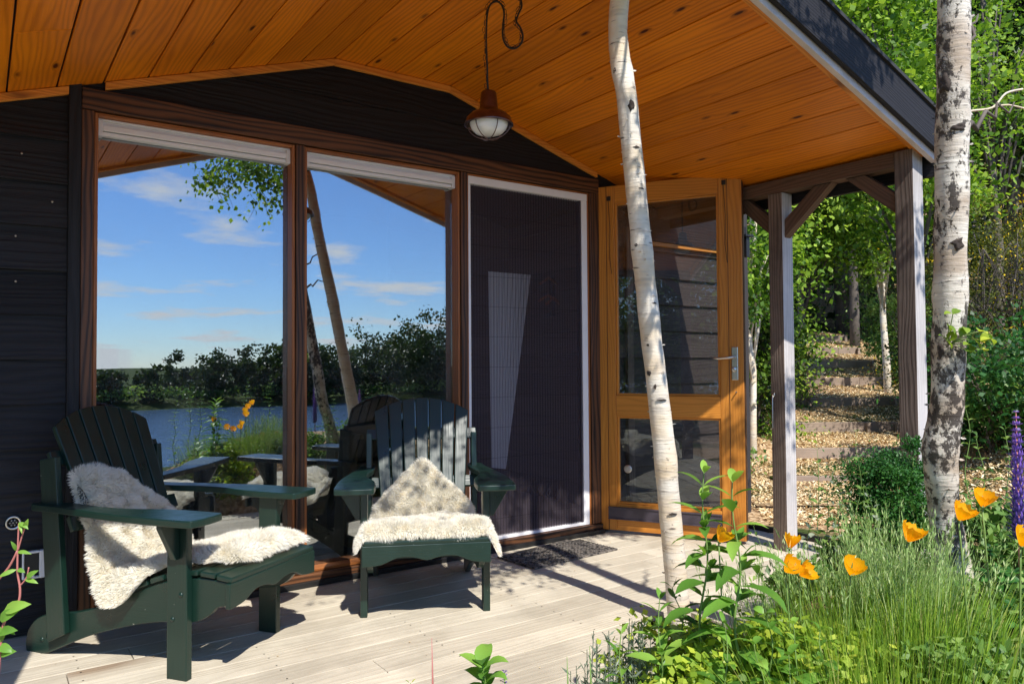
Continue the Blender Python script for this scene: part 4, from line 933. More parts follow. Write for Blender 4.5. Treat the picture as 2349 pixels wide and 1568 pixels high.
l2 = [((2.30, -2.9, 3.4), (.9, -.1, .4), 1.5, .02), ((2.30, -2.9, 3.8), (-.6, .5, .5), 1.3, .018), ((2.32, -2.92, 4.4), (.7, .7, .5), 1.5, .018), ((2.33, -2.93, 4.9), (-.7, -.4, .6), 1.3, .015), ((2.35, -2.95, 5.4), (.5, -.6, .7), 1.2, .014), ((2.38, -2.98, 6.2), (-.3, .4, .8), 1., .01)]
e2_ = [((2.42, -2.80, 2.0), (2.66, -2.78, 2.28), 0), ((2.43, -2.79, 1.83), pz(2330, 240, 2.45), 0), ((2.3, -2.9, 3.6), (2.9, -3.1, 3.7), 3), ((2.3, -2.9, 3.7), (3.2, -3.1, 3.9), 3)]
birch('birch_tree', 'thick rough-barked white birch standing in the flower bed beside the porch corner', b2p, b2r, M['birch2'], None, M['leaf_bright'], l2, 4600, .048, e2_, 420, [(.86, 0, .08), (1.2, 0, .05), (1.36, 0, .06), (1.9, 0, .05)], ((2168, 185, .016, .030), (2200, 300, .022, .012), (2162, 470, .012, .034), (2198, 560, .018, .020), (2160, 790, .010, .026), (2200, 1160, .022, .018)))
# a leafy sprout on the thick birch
sprt = MB(); o_ = pz(2175, 790, 2.35)
for (dx_, dy_) in ((60, -10), (85, -28), (75, 10), (35, -40), (15, -30), (0, -45), (50, 0), (95, -15), (40, 15), (-5, -10), (70, -30), (10, -70)):
    q = pz(2175+dx_, 790+dy_, 2.30+random.uniform(-.02, .02)); sprt.tube([o_, o_.lerp(q, .5)+Vv((0, 0, .01)), q], .0015, 4, 1)
    for _ in range(2): sprt.leaf(q, (random.uniform(-1, 1), random.uniform(-.4, .4), random.uniform(-.6, .5)), (0, -.5, 1), .034, .026, .3, 4)
sp_o = sprt.build('bark_sprout', [M['leaf_lime'], M['stem']]); tag(sp_o, 'small lime green leafy sprout growing from the bark of the thick birch', 'sprout')

# ------------------------------------------------------------------ stepped path up the hill
def wp(f, l, z): return Vv((f*syaw+l*cyaw, -DIST+f*cyaw-l*syaw, z))
def latx(x, y, f): q = pz(x, y, 1.0)-CAM; ff = q.x*syaw+q.y*cyaw; ll = q.x*cyaw-q.y*syaw; return ll/ff*f
def gz(f, l): p = wp(f, l, 0); return ground(p.x, p.y)
edges = [(1835, 2075), (1840, 2062), (1835, 2062), (1825, 2062), (1828, 2040), (1822, 2010), (1822, 1975), (1822, 1945)]
mb = MB(); prev = None; CH = []
def strip(f0, f1, l00, l01, l10, l11, z0, z1):
    n = 12; k = 8; b0 = len(mb.v)
    for i in range(k+1):
        t = i/k; f = f0+(f1-f0)*t; a = l00+(l10-l00)*t; b_ = l01+(l11-l01)*t
        for j in range(n+1):
            l = a+(b_-a)*j/n; z = z0+(z1-z0)*t+.012*noise.noise(Vv((f*4, l*4, 0))); mb.v.append(wp(f, l, z))
    for i in range(k):
        for j in range(n): q = b0+i*(n+1)+j; mb.face([q, q+1, q+n+2, q+n+1], [(0, 0)]*4, .5, 0, True)
rows = []
for i, (Zf, z) in enumerate(STEPS):
    rows.append((Zf, latx(edges[i][0], 900, Zf)-.35, latx(edges[i][1], 900, Zf)+.05, z))
rows.append((17.4, rows[-1][1], rows[-1][2], 1.95))
strip(6.2, rows[0][0]-.02, 2.0, 3.9, rows[0][1]-.4, rows[0][2]+.1, -.035, rows[0][3]-.12)
for a, b_ in zip(rows[:-1], rows[1:]): strip(a[0]+.03, b_[0], a[1], a[2], b_[1], b_[2], a[3]-.008, b_[3]-.13)
tag(mb.build('path', M['ground']), kind='structure')
desc = ['lowest timber step of the hill path, half buried in wood chips', 'second timber step from the bottom of the hill path', 'third timber step from the bottom, with a peg near its right end', 'fourth timber step from the bottom of the hill path', 'fifth timber step from the bottom of the hill path', 'sixth timber step up, partly in shade', 'seventh timber step up, short and shaded', 'topmost timber step before the dark wood']
for i, (Zf, l0, l1, z) in enumerate(rows[:-1]):
    st_ = thing('timber_step', desc[i], 'step', (0, 0, 0), 0, 'timber steps of the hill path'); mb = MB(); m0 = l0+.25; m1 = l1-(.12 if i else .02); d = wp(0, m1, 0)-wp(0, m0, 0)
    fwd_ = Vv((syaw, cyaw, 0)); tilt = .02*(-1)**i
    lm = m0+(m1-m0)*(.72 if i % 2 == 0 else .80)
    for a_, b_ in ((m0, lm-.004), (lm+.004, m1)):
        o_ = wp(Zf-.03+(0 if b_ < m1 else .015), a_, z-.19); mb = MB(); mb.box(o_, d.normalized()*(b_-a_), fwd_*.045, Vv((0, 0, .19+tilt*.2)), d); mb.build('board', M['riser'], st_, .006)
    for q in (m0-.03, m1+.01) + ((lm,) if i == 2 else ()):
        mb = MB(); o_ = wp(Zf-.085, q-.025, z-.22); mb.box(o_, d.normalized()*.05, fwd_*.05, Vv((0, 0, .225)), Vv((0, 0, 1))); mb.build('peg', M['riser'], st_, .005)
# loose wood chips over path and yard: thousands of little slivers
K = 120000; f = 5.6+(RNG.random(K)**1.25)*11.5; l = 1.9+RNG.random(K)*5.0+ (f-5.6)*.12
P = np.zeros((K, 3)); ok = np.zeros(K, bool)
for i in range(K):
    fi, li = f[i], l[i]; p = wp(fi, li, 0)
    if p.x < 4.40 or (p.x < 5.15 and p.y > -.1): continue
    zz_ = gz(fi, li)
    for (a, b_) in zip(rows[:-1], rows[1:]):
        if a[0] <= fi < b_[0]:
            t = (fi-a[0])/(b_[0]-a[0]); la = a[1]+(b_[1]-a[1])*t; lb = a[2]+(b_[2]-a[2])*t
            if la < li < lb: zz_ = max(zz_, (a[3]-.008)+(b_[3]-.13-a[3]+.008)*t)
    if zz_ > gz(fi, li)+.01 or fi < 8.6 or random.random() < .35: P[i] = (p.x, p.y, zz_+.006); ok[i] = True
P = P[ok]; K = len(P); nrm = RNG.normal(size=(K, 3))*.45; nrm[:, 2] += 1; d = RNG.normal(size=(K, 3)); d = np.cross(d, nrm); d /= np.linalg.norm(d, axis=1)[:, None]
sd = np.cross(d, nrm); sd /= np.linalg.norm(sd, axis=1)[:, None]; L = (.007+.016*RNG.random(K)**1.5)[:, None]; wd_ = L*(.25+.3*RNG.random(K))[:, None]
Vt = np.stack([P-d*L-sd*wd_, P+d*L-sd*wd_*.6, P+d*L*.9+sd*wd_, P-d*L*.8+sd*wd_*.8], 1)+np.array([0, 0, .006]); 
tag(npmesh('wood_chips', Vt.reshape(-1, 3), np.arange(K*4).reshape(K, 4), RNG.random(K), M['chips']), 'golden wood chips scattered over the yard and the stepped path', 'wood chips', kind='stuff')

# ------------------------------------------------------------------ woodland behind
def tree(name, label, base, h, rad, lm, nleaf, ls, clumps=46, trunk=.09, bark='bark', lean=(0, 0), cz=.55, cs=.42, group=None, cat='tree', stems=1, asp=.7, shell=.3, rz=None):
    t = thing(name, label, cat, base, 0, group); mb = MB(); tips = []
    P, tone, cc = crown_points(nleaf, (lean[0], lean[1], h*cz), (rad, rad, h*(1-cz)*1.02), clumps, cs, shell)
    for s_ in range(stems):
        a = 2*pi*s_/max(1, stems); off = Vv((cos(a), sin(a), 0))*(.18 if stems > 1 else 0)
        pts = [Vv(off)*.3+Vv((lean[0], lean[1], 0))*(k/6)**1.5+off*k*.35+Vv((noise.noise(Vv((k*.8, s_, h)))*.12*k*.4, noise.noise(Vv((s_, k*.8, h)))*.12*k*.4, h*.82*k/6-.15)) for k in range(7)]
        mb.tube(pts, [trunk*(1-.8*k/6) for k in range(7)], 9, wob=.15)
        for q in cc[::max(1, int(len(cc)/16))]:
            zq = min(max(q[2]*.6, .3*h*.3), h*.7); k = zq/(h*.82)*6; i0 = min(5, int(k)); a0 = pts[i0].lerp(pts[i0+1], k-i0); e = Vv(q)
            m1 = a0.lerp(e, .5)+Vv((0, 0, .06*h)); mb.tube([a0, m1, e], [trunk*.3, trunk*.18, .006], 5)
    mb.build('trunk', M[bark], t)
    V, F, r = leaves_np(P, ls, asp, .5, tone, jit=.6); npmesh('crown', V, F, r, M[lm], t)
    return t
def at(x, f, dz=-.05): l = latx(x, 800, f); p = wp(f, l, gz(f, l)+dz); return (p.x, p.y, p.z)
G1 = 'leafy trees on the hillside'
T = [
 ('birch_tree', 'pale stemmed leafy tree just right of the cabin corner, behind the open door', 1722, 8.6, 4.4, .8, 'leaf_bright', 9000, .055, 40, .05, 'birch'),
 ('leafy_tree', 'bright leafy tree seen between the two porch posts, left of the dark hollow', 1835, 12.2, 5.2, 1.15, 'leaf_bright', 13000, .07, 50, .08, 'bark'),
 ('birch_tree', 'white stemmed birch with shining leaves just left of the corner post', 2035, 11.6, 5.6, 1.0, 'leaf_bright', 11000, .068, 46, .06, 'birch'),
 ('leafy_tree', 'bright leafy tree above the roof edge, left of the thick birch', 2090, 9.4, 7.2, 1.15, 'leaf_bright', 15000, .07, 60, .08, 'bark'),
 ('leafy_tree', 'tall leafy tree right of the thick birch with drooping leaf sprays', 2290, 10.5, 7.4, 1.0, 'leaf_bright', 4600, .06, 24, .09, 'bark'),
 ('leafy_tree', 'leafy tree standing at the far right edge of the view', 2440, 14., 7.4, 1.2, 'leaf_bright', 9000, .07, 40, .09, 'bark'),
 ('leafy_tree', 'leafy tree behind the roof corner, higher on the hill', 1960, 15.0, 8.0, 1.7, 'leaf_bright', 13000, .095, 60, .1, 'bark'),
 ('dark_tree', 'dark tree with a thick trunk at the top of the stepped path', 1940, 17.2, 8.5, 2.0, 'leaf_dark', 9000, .12, 50, .22, 'bark'),
 ('dark_tree', 'dark dense tree left of the path hollow, behind the middle post', 1790, 16.0, 8.5, 2.0, 'leaf_dark', 9000, .12, 50, .16, 'bark'),
 ('dark_tree', 'dark evergreen tree behind the thick birch', 2170, 15.5, 10., 2.0, 'leaf_dark', 12000, .12, 60, .16, 'bark'),
 ('dark_tree', 'dark evergreen tree high on the hill at the right', 2330, 14.5, 10., 2.0, 'leaf_dark', 12000, .12, 60, .16, 'bark'),
 ('dark_tree', 'dark evergreen tree beyond the right edge of the hill', 2480, 15.0, 10., 2.2, 'leaf_dark', 9000, .12, 60, .16, 'bark'),
]
for nm, lb, x, f_, h_, r_, lm, nl, ls, ck, tr, bk in T:
    dark = lm == 'leaf_dark'
    tree(nm, lb, at(x, f_), h_, r_, lm, int(nl*1.15), ls, ck, tr, bk, (random.uniform(-.2, .2), random.uniform(-.2, .2)), .60 if dark else .665, .34 if not dark else .5, G1 if not dark else 'dark trees of the hill wood', 'tree', 1, .7, .25)
def bush(lb, x, f_, h_, r_, lm, nl, ls, ck=30, group='shrubs on the bank', nm='shrub', asp=.6, stems=4):
    tree(nm, lb, at(x, f_), h_, r_, lm, nl, ls, ck, .018, 'bark', (0, 0), .48, .40, group, 'shrub', stems, asp, .35)
bush('leafy shrub left of the steps, beside the middle porch post', 1760, 9.6, 1.9, .75, 'leaf_bright', 7000, .05)
bush('dark leafy shrub filling the gap right beside the open door', 1715, 9.4, 2.3, .6, 'leaf_dark', 7000, .06)
bush('low green shrub at the left edge of the fourth step', 1812, 11.2, .6, .3, 'leaf_bright', 1600, .04, 14)
bush('leafy shrub right of the upper steps', 2085, 12.6, 1.7, .6, 'leaf_mid', 7500, .055)
bush('bushy shrub leaning over the right end of the middle steps', 2135, 10.4, 1.15, .5, 'leaf_dark', 6000, .045)
bush('dark shrub in the hollow left of the top step', 1790, 16.6, 2.2, .8, 'leaf_dark', 6000, .07)
bush('dark shrub in the hollow right of the top step', 2060, 16.4, 2.4, .9, 'leaf_mid', 6000, .07)
bush('yellow flowering broom bush right of the thick birch', 2290, 8.8, 2.7, .9, 'leaf_broom', 15000, .032, 55, 'broom bushes in yellow flower', 'broom_bush', .45, 6)
bush('yellow flowering broom bush between corner post and thick birch', 2150, 9.8, 2.2, .5, 'leaf_broom', 9000, .032, 40, 'broom bushes in yellow flower', 'broom_bush', .45, 6)
bush('yellow flowering broom bush cut by the right picture edge', 2400, 8.8, 2.4, .8, 'leaf_broom', 9000, .032, 40, 'broom bushes in yellow flower', 'broom_bush', .45, 6)
bush('glossy dark green shrub below the flowering broom', 2270, 7.4, 1.45, .8, 'leaf_fern', 9000, .05, 34, 'shrubs on the bank')
bush('glossy green shrub below the broom at the right edge', 2400, 7.2, 1.3, .7, 'leaf_mid', 6000, .05, 30, 'shrubs on the bank')
# mass of the wood beyond
K = 52000; f = 17+RNG.random(K)*6; x_ = 1560+RNG.random(K)*1500
P = np.array([tuple(wp(ff, latx(xx, 800, ff), 0)) for ff, xx in zip(f, x_)]); P[:, 2] = np.array([gz(a, latx(b, 800, a)) for a, b in zip(f, x_)])+RNG.random(K)**.8*11
nz = np.array([noise.noise(Vv(p*.9)) for p in P]); V, F, r = leaves_np(P[nz > -.25], .24, .7, .5, np.clip(nz[nz > -.25]+.4+RNG.random((nz > -.25).sum())*.4-.2, 0, 1))
tag(npmesh('dense_woodland', V, F, r, M['leaf_dark']), 'dark dense woodland filling the hill beyond the trees', 'woodland', kind='stuff')
# understory of ground cover on the banks
K = 26000; f = 6.8+RNG.random(K)*10; l = 1.6+RNG.random(K)*9; keep = []
Pc = np.zeros((K, 3))
for i in range(K):
    p = wp(f[i], l[i], 0); c0 = noise.noise(Vv((p.x*1.3, p.y*1.3, 0)))
    on = any(a[0]-.5 <= f[i] < b_[0] and a[1]+.12 < l[i] < a[2]+.25 for a, b_ in zip(rows[:-1], rows[1:]))
    if p.x > 4.9 and not on and (c0 > .02 or f[i] > 9.5) and not (f[i] < 7.7 and l[i] < 4.5): Pc[i] = (p.x, p.y, gz(f[i], l[i])+random.random()*.16*(1+.12*(f[i]-7))); keep.append(i)
V, F, r = leaves_np(Pc[keep], .055, .55, .3); tag(npmesh('ground_cover', V, F, r, M['leaf_mid']), 'low green ground cover on the banks beside the stepped path', 'ground cover', kind='stuff')

# ------------------------------------------------------------------ far shore of the lake (mirrored in the windows)
def farwood(name, label, X0, X1, Y0, Y1, hf, n, ls, lm, seed):
    rg = np.random.default_rng(seed); X = X0+(X1-X0)*rg.random(n); Y = Y0+(Y1-Y0)*rg.random(n)
    hh = np.array([hf(a) for a in X]); Zt = np.array([ground(a, b_) for a, b_ in zip(X, Y)]); u = rg.random(n)**.75
    tr = np.array([noise.noise(Vv((a*.22+seed, b_*.15, 0)))+.5*noise.noise(Vv((a*.7, b_*.5, seed))) for a, b_ in zip(X, Y)])
    zz = Zt+u*hh*(1+.55*tr); P = np.stack([X, Y, zz], 1); V, F, r = leaves_np(P, ls, .8, .3, np.clip(.3+tr+.5*rg.random(n), 0, 1))
    return tag(npmesh(name, V, F, r, M[lm]), label, 'woodland', kind='stuff')
def crowns_wood(name, label, n, seed):
    rg = np.random.default_rng(seed); PP = []; TT = []
    for i in range(n):
        X = -15+95*rg.random(); Y = -62-12*rg.random()**1.5; zt_ = 1.0+1.6*sm((X-12)/3)+.5*sm((X-20)/4)+3.0*sm((X-31)/3)-.9*sm((X-37)/4)
        g0 = ground(X, Y); top = g0+(zt_-g0)*rg.uniform(.72, 1.06); k = 520; hgt = top-g0; r_ = hgt*rg.uniform(.22, .34)
        nc = 9; c = rg.normal(size=(nc, 3))*np.array([r_*.55, r_*.55, hgt*.22])+np.array([X, Y, g0+hgt*.52]); c[:, 2] = np.minimum(c[:, 2], top-r_*.2)
        w = rg.integers(0, nc, k); P = c[w]+rg.normal(size=(k, 3))*r_*np.array([.26, .26, .2]); PP.append(P); TT.append(np.clip(rg.random()*.5+(P[:, 2]-g0)/hgt*.2+rg.random(k)*.35, 0, 1))
        k2 = 90; P = np.stack([X+rg.normal(size=k2)*r_, Y+rg.normal(size=k2)*.5, g0+hgt*.4*rg.random(k2)], 1); PP.append(P); TT.append(rg.random(k2)*.3)
    V, F, r = leaves_np(np.concatenate(PP), .30, .8, .3, np.concatenate(TT)); return tag(npmesh(name, V, F, r, M['leaf_far']), label, 'woodland', kind='stuff')
crowns_wood('shore_woodland', 'dark tree line on the far lake shore mirrored in the window panes', 210, 5)
farwood('shore_reeds', 'olive strip of reeds along the far lake shore mirrored in the left pane', -30, 95, -64.5, -61.5, lambda a: .8, 14000, .22, 'leaf_broom_far' if 'leaf_broom_far' in M else 'leaf_mid', 9)
K = 9000; X = -12+RNG.random(K)*40; Y = -14-RNG.random(K)*1.8; Zr = np.full(K, -2.45)

# ------------------------------------------------------------------ garden plants
def blades(bases, dirs, L, wdt, bend, m, name, parent=None, seg=4, tip=None, rnd=None):
    """thin curved grass blades / stalks as one mesh (numpy)"""
    n = len(bases); d = dirs/np.linalg.norm(dirs, axis=1)[:, None]; side = np.cross(d, RNG.normal(size=(n, 3))); side /= np.linalg.norm(side, axis=1)[:, None]
    out = d.copy(); out[:, 2] = 0; out += RNG.normal(size=(n, 3))*.12; out[:, 2] = -.25; p = bases.copy(); cols = []
    for i in range(seg+1):
        t = i/seg; w = wdt[:, None]*(1-t**2*.92)*.5; cols += [p-side*w, p+side*w]
        d = d+out*(bend[:, None]*(.4+t)); d /= np.linalg.norm(d, axis=1)[:, None]; p = p+d*(L/seg)[:, None]
    V = np.stack(cols, 1).reshape(-1, 3); k = 2*(seg+1); b = np.arange(n)[:, None]*k; F = np.concatenate([b+np.array([[2*i, 2*i+1, 2*i+3, 2*i+2]]) for i in range(seg)], 0)
    r = np.tile(RNG.random(n) if rnd is None else rnd, seg)
    return npmesh(name, V, F, r, m, parent), V[k-2::k] if False else p
def grass_clump(label, x, f, n, Lm, lm, lean=(0, 0), rad=.16, seedheads=0, wd=.0022, nm='grass_clump', dens=1., zoff=-.03, spread=.35):
    c = at(x, f, zoff); t = thing(nm, label, 'grass', c, 0, 'clumps of tall grass in the flower bed')
    B = np.zeros((n, 3)); a = RNG.random(n)*2*pi; rr = rad*RNG.random(n)**.5; B[:, 0] = rr*np.cos(a); B[:, 1] = rr*np.sin(a)
    Dv = np.stack([np.cos(a)*rr/rad*spread+lean[0], np.sin(a)*rr/rad*spread+lean[1], np.ones(n)], 1)+RNG.normal(size=(n, 3))*.1
    L = Lm*(.55+.5*RNG.random(n)); o, tips = blades(B, Dv, L, np.full(n, wd)*(.7+.6*RNG.random(n)), .03+.16*RNG.random(n), M[lm], 'grass_blades', t, 5)
    o['kind'] = 'stuff'
    if seedheads:
        idx = RNG.choice(n, seedheads, replace=False); m2 = seedheads; Ls = Lm*(1.05+.35*RNG.random(m2)); Dv2 = Dv[idx]*np.array([.75, .75, 1])
        o2, tp = blades(B[idx], Dv2, Ls, np.full(m2, .0022), .02+.05*RNG.random(m2), M['grass_blue'], 'seed_stalks', t, 6); o2['kind'] = 'stuff'
        # spikelets crowd the last 22 cm
        S = []; DD = []
        for q in range(m2):
            k = 14; co = np.array(o2.data.vertices[q*k+k-2].co); c1_ = np.array(o2.data.vertices[q*k+k-6].co); dv = (co-c1_); ln = np.linalg.norm(dv); dv /= ln+1e-9
            for u_ in np.linspace(0, 1, 20): S.append(c1_+dv*ln*u_+RNG.normal(size=3)*.003); DD.append(dv*1.6+RNG.normal(size=3)*.25)
        V, F, r = leaves_np(np.array(S), .017, .16, 0, dirs=np.array(DD)); so2 = npmesh('seed_heads', V, F, r, M['grass_blue'], t); so2['kind'] = 'stuff'
    return t
def plant(nm, label, x, f, h, lm, stem_m='stem', leafL=.1, leafW=.024, pairs=13, lean=(0, 0), group=None, bend=.22, side=0, zoff=-.03, base=None, up=.45, whorl=2, start=.12, top_small=.35, cat='plant', curve=None, sr=.0038):
    c = base or at(x, f, zoff); t = thing(nm, label, cat, c, 0, group)
    n = 14; pts = [Vv((lean[0]*(k/n)**1.4*h+.008*sin(k*1.1+x), lean[1]*(k/n)**1.4*h+.008*cos(k*.9), h*k/n)) for k in range(n+1)]
    if curve: pts = [Vv(p) for p in curve]; n = len(pts)-1
    sp = smooth(pts, 4); mb = MB(); mb.tube(sp, [sr*(1-.7*i/(len(sp)-1)) for i in range(len(sp))], 7); mb.build('stem', M[stem_m], t)
    mb = MB()
    for i in range(pairs):
        u_ = start+(1-start)*(i/(pairs-1))**.9; q = u_*(len(sp)-1); i0 = min(int(q), len(sp)-2); p = sp[i0].lerp(sp[i0+1], q-i0); T_ = (sp[i0+1]-sp[i0]).normalized()
        a0 = i*pi/2*(1.06 if whorl == 2 else .7)+x; sc = (1-(1-top_small)*max(0, (u_-.55)/.45)**1.2)*(.8+.35*random.random())*(.8+.2*min(1, u_*3))
        upv = up+.9*max(0, u_-.8)/.2*.9
        for s_ in range(whorl):
            a = a0+2*pi*s_/whorl+random.uniform(-.3, .3); o = Vv((cos(a), sin(a), 0)); mb.leaf(p+o*.003, o+T_*upv*random.uniform(.7, 1.3), T_, leafL*sc, leafW*sc, bend*random.uniform(.5, 1.6), 5, .3)
            if side and u_ < .85 and random.random() < side:
                for _ in range(3): mb.leaf(p+o*.01, o*random.uniform(.4, 1)+T_*random.uniform(.4, 1.2)+Vv((random.uniform(-.4, .4), random.uniform(-.4, .4), 0)), T_, leafL*.38, leafW*.45, bend, 3, .3)
    mb.build('leaves', M[lm], t)
    return t
def hh(x, y, f): p = pz(x, y, f/ (1)); return p           # helper: point at depth
def ht(x, ytop, f): l = latx(x, 800, f); return pz(x, ytop, f).z-gz(f, l)+.03
TL = 'tall leafy stems with narrow leaves in front of the deck'
def zt(x, yt, f): return pz(x, yt, f).z - at(x, f, -.03)[2]
plant('tall_leafy_stem', 'tallest green leafy stem, directly in front of the slender birch trunk', 1600, 2.02, zt(1600, 1085, 2.02), 'leaf_lance', 'stem', .135, .046, 18, (.03, 0), TL, side=.7, sr=.005, up=.22, top_small=.5)
plant('tall_leafy_stem', 'tall green leafy stem in front of the free edge of the open door', 1688, 1.98, zt(1690, 1105, 1.98), 'leaf_lance', 'stem', .140, .046, 16, (.0, .02), TL, side=.3, sr=.005, up=.22, top_small=.5)
plant('tall_leafy_stem', 'shorter leafy stem left of the slender birch foot', 1500, 1.95, zt(1500, 1372, 1.95), 'leaf_lance', 'stem', .105, .038, 14, (.02, 0), TL, side=.5)
plant('tall_leafy_stem', 'short leafy stem rising from the grey lavender', 1418, 1.86, zt(1418, 1450, 1.86), 'leaf_lance', 'stem', .10, .032, 10, (0, 0), TL)
plant('tall_leafy_stem', 'leafy stem between the two tall stems, dark and half hidden', 1560, 2.12, zt(1560, 1340, 2.12), 'leaf_mid', 'stem', .12, .034, 11, (-.05, .02), TL)
plant('tall_leafy_stem', 'leafy stem lying low at the lower edge right of the tall pair', 1640, 1.85, zt(1640, 1430, 1.85), 'leaf_lance', 'stem', .115, .034, 9, (.06, 0), TL)
for i, (x, f_, yt) in enumerate(((1760, 1.9, 1400), (1815, 1.84, 1425), (1730, 1.8, 1470), (1870, 1.82, 1440), (1790, 1.75, 1500))):
    plant('mint_plant', ['mint plant with toothed round leaves right of the tall leafy stems', 'mint plant topped with pale leaves below the lowest poppy', 'small mint plant at the lower edge right of the tall stems', 'mint plant half hidden in the tall grass', 'low mint plant at the bottom edge left of the tall grass'][i], x, f_, zt(x, yt, f_), 'leaf_lance', 'stem', .062, .042, 9, (.02*(i-2), 0), 'mint plants in the bed', bend=.35, up=.3, top_small=.5, side=.4)
# mint, red spikes and lavender flower poking in from below in the middle
def stemto(nm, label, x, ytop, f, **k): return plant(nm, label, x, f, zt(x, ytop, f), **k)
stemto('mint_plant', 'lone bright mint tip at the lower edge in front of the right chair', 1106, 1520, 1.75, lm='leaf_lance', leafL=.055, leafW=.036, pairs=9, group='mint plants in the bed', bend=.3, start=.82, up=.4, top_small=1.1)
stemto('low_herb', 'pale leafy tip just peeping in at the lower edge left of the mint', 940, 1560, 1.75, lm='leaf_lime', leafL=.04, leafW=.02, pairs=6, start=.8)
for x, yt, lb in ((990, 1462, 'reddish dry grass spike at the lower edge left of the mint tip'), (1352, 1480, 'pale grass spike in front of the grey lavender'), (1300, 1505, 'pale short grass spike left of the lavender')):
    t = thing('grass_spike', lb, 'grass', at(x+8, 1.75, -.03), 0, 'single grass spikes'); h_ = zt(x, yt, 1.75); p1 = Vv((0, 0, 0)); tp = pz(x, yt, 1.75)-Vv(t.location); mb = MB(); mb.tube([p1, p1.lerp(tp, .5), p1.lerp(tp, .85), tp], [.003, .003, .0026, .0006], 5); mb.build('blade', M['pinkstem'] if x == 990 else M['stem'], t)
# grey lavender / rosemary, many needle stems
def needle_bush(nm, label, x, f, h, n, rad, lm, flower=False, nl=.02, group=None):
    c = at(x, f, -.03); t = thing(nm, label, 'shrub', c, 0, group); S = []; Dd = []; mb = MB()
    for i in range(n):
        a = random.uniform(0, 2*pi); r0 = rad*random.random()**.6; hh_ = h*random.uniform(.6, 1.0)*(1-.35*(r0/rad)**2); b0 = Vv((cos(a)*r0*.4, sin(a)*r0*.4, 0)); tp = Vv((cos(a)*r0, sin(a)*r0, hh_)); mid = b0.lerp(tp, .5)+Vv((cos(a)*.02, sin(a)*.02, .02)); mb.tube([b0, mid, tp], [.002, .0016, .001], 4, cap=False)
        for k in range(26):
            u_ = .25+.75*k/26; p = (b0.lerp(mid, u_*2) if u_ < .5 else mid.lerp(tp, u_*2-1)); b_ = random.uniform(0, 2*pi); S.append(tuple(p)); Dd.append((cos(b_), sin(b_), .9))
    mb.build('stems', M['leaf_grey'], t); V, F, r = leaves_np(np.array(S), nl, .2, 0, dirs=np.array(Dd)); npmesh('needle_leaves', V, F, r, M[lm], t); return t
needle_bush('lavender_bush', 'grey green lavender bush at the deck edge, lower middle', 1372, 1.95, zt(1372, 1432, 1.95), 110, .12, 'leaf_grey', nl=.024)
needle_bush('lavender_bush', 'second grey lavender tuft right against the lime green herb', 1452, 2.0, zt(1452, 1400, 2.0), 60, .07, 'leaf_grey', nl=.024)
# lime green oregano cushions
def cushion(nm, label, x, f, h, rad, n, ls, lm, group=None, asp=.75, cat='plant', zoff=-.05):
    c = at(x, f, zoff); t = thing(nm, label, cat, c, 0, group); P, tone, cc = crown_points(n, (0, 0, h*.5), (rad, rad, h*.52), 42, .36, .45); P = P[P[:, 2] > 0]; tone = np.clip(tone[:len(P)]+(P[:, 2]/h-.5)*.2, 0, 1)
    V, F, r = leaves_np(P, ls, asp, 1.0, tone); npmesh('leaves', V, F, r, M[lm], t); mb = MB()
    for q in cc[:24]: mb.tube([Vv((q[0]*.3, q[1]*.3, 0)), Vv(q)*.6, Vv(q)], .0016, 4, cap=False)
    mb.build('stems', M['stem'], t); return t
cushion('oregano_cushion', 'lime green herb cushion at the foot of the slender birch', 1530, 2.25, zt(1530, 1395, 2.25), .17, 2600, .024, 'leaf_lime', 'lime green herb cushions')
cushion('oregano_cushion', 'lime green herb cushion at the lower edge under the tall stems', 1560, 1.95, zt(1560, 1470, 1.95), .17, 2400, .024, 'leaf_lime', 'lime green herb cushions')
cushion('oregano_cushion', 'lime green herb cushion between mint and poppies', 1740, 2.0, zt(1740, 1420, 2.0), .2, 3000, .024, 'leaf_lime', 'lime green herb cushions')
cushion('oregano_cushion', 'lime green herb cushion among the tall grass', 1890, 1.95, zt(1900, 1430, 1.95), .2, 3000, .026, 'leaf_lime', 'lime green herb cushions')
# feathery dark green plant in front of the corner post
t = thing('feathery_herb', 'feathery dark green herb bush in front of the corner post', 'shrub', at(2062, 2.95, -.03)); h_ = zt(2062, 1008, 2.95)
P, tone, cc = crown_points(24000, (0, 0, h_*.55), (.175, .175, h_*.46), 52, .42, .35); V, F, r = leaves_np(P, .014, .5, .4, tone); npmesh('leaves', V, F, r, M['leaf_fern'], t)
mb = MB()
for q in cc: mb.tube([Vv((q[0]*.2, q[1]*.2, 0)), Vv((q[0]*.6, q[1]*.6, q[2]*.55)), Vv(q)], .0025, 5, cap=False)
mb.build('stems', M['stem'], t)
# tall grasses
grass_clump('blue green tall grass clump with fine seed heads in front of the thick birch', 2050, 2.2, 1200, zt(2050, 1240, 2.2), 'grass_blue', (.10, 0), .13, 90, .0022, spread=.18)
grass_clump('tall grass clump with seed heads right of the low poppies', 1930, 2.1, 700, zt(1930, 1310, 2.1), 'grass', (.0, 0), .13, 60, .0020)
grass_clump('tall thin seed grass in front of the middle porch post', 1830, 2.2, 260, zt(1830, 1330, 2.2), 'grass', (0, 0), .12, 34, .0018)
grass_clump('thin seed grass left of the middle porch post, by the open door', 1745, 2.2, 120, zt(1745, 1350, 2.2), 'grass', (0, 0), .10, 20, .0018)
grass_clump('arching grass clump leaning right below the thick birch', 2120, 2.0, 1100, zt(2120, 1290, 2.0), 'grass', (.38, .1), .13, 40, .0022)
grass_clump('bright low grass clump along the lower edge', 1960, 1.75, 800, zt(1960, 1400, 1.75), 'grass', (0, 0), .18, 0, .0022)
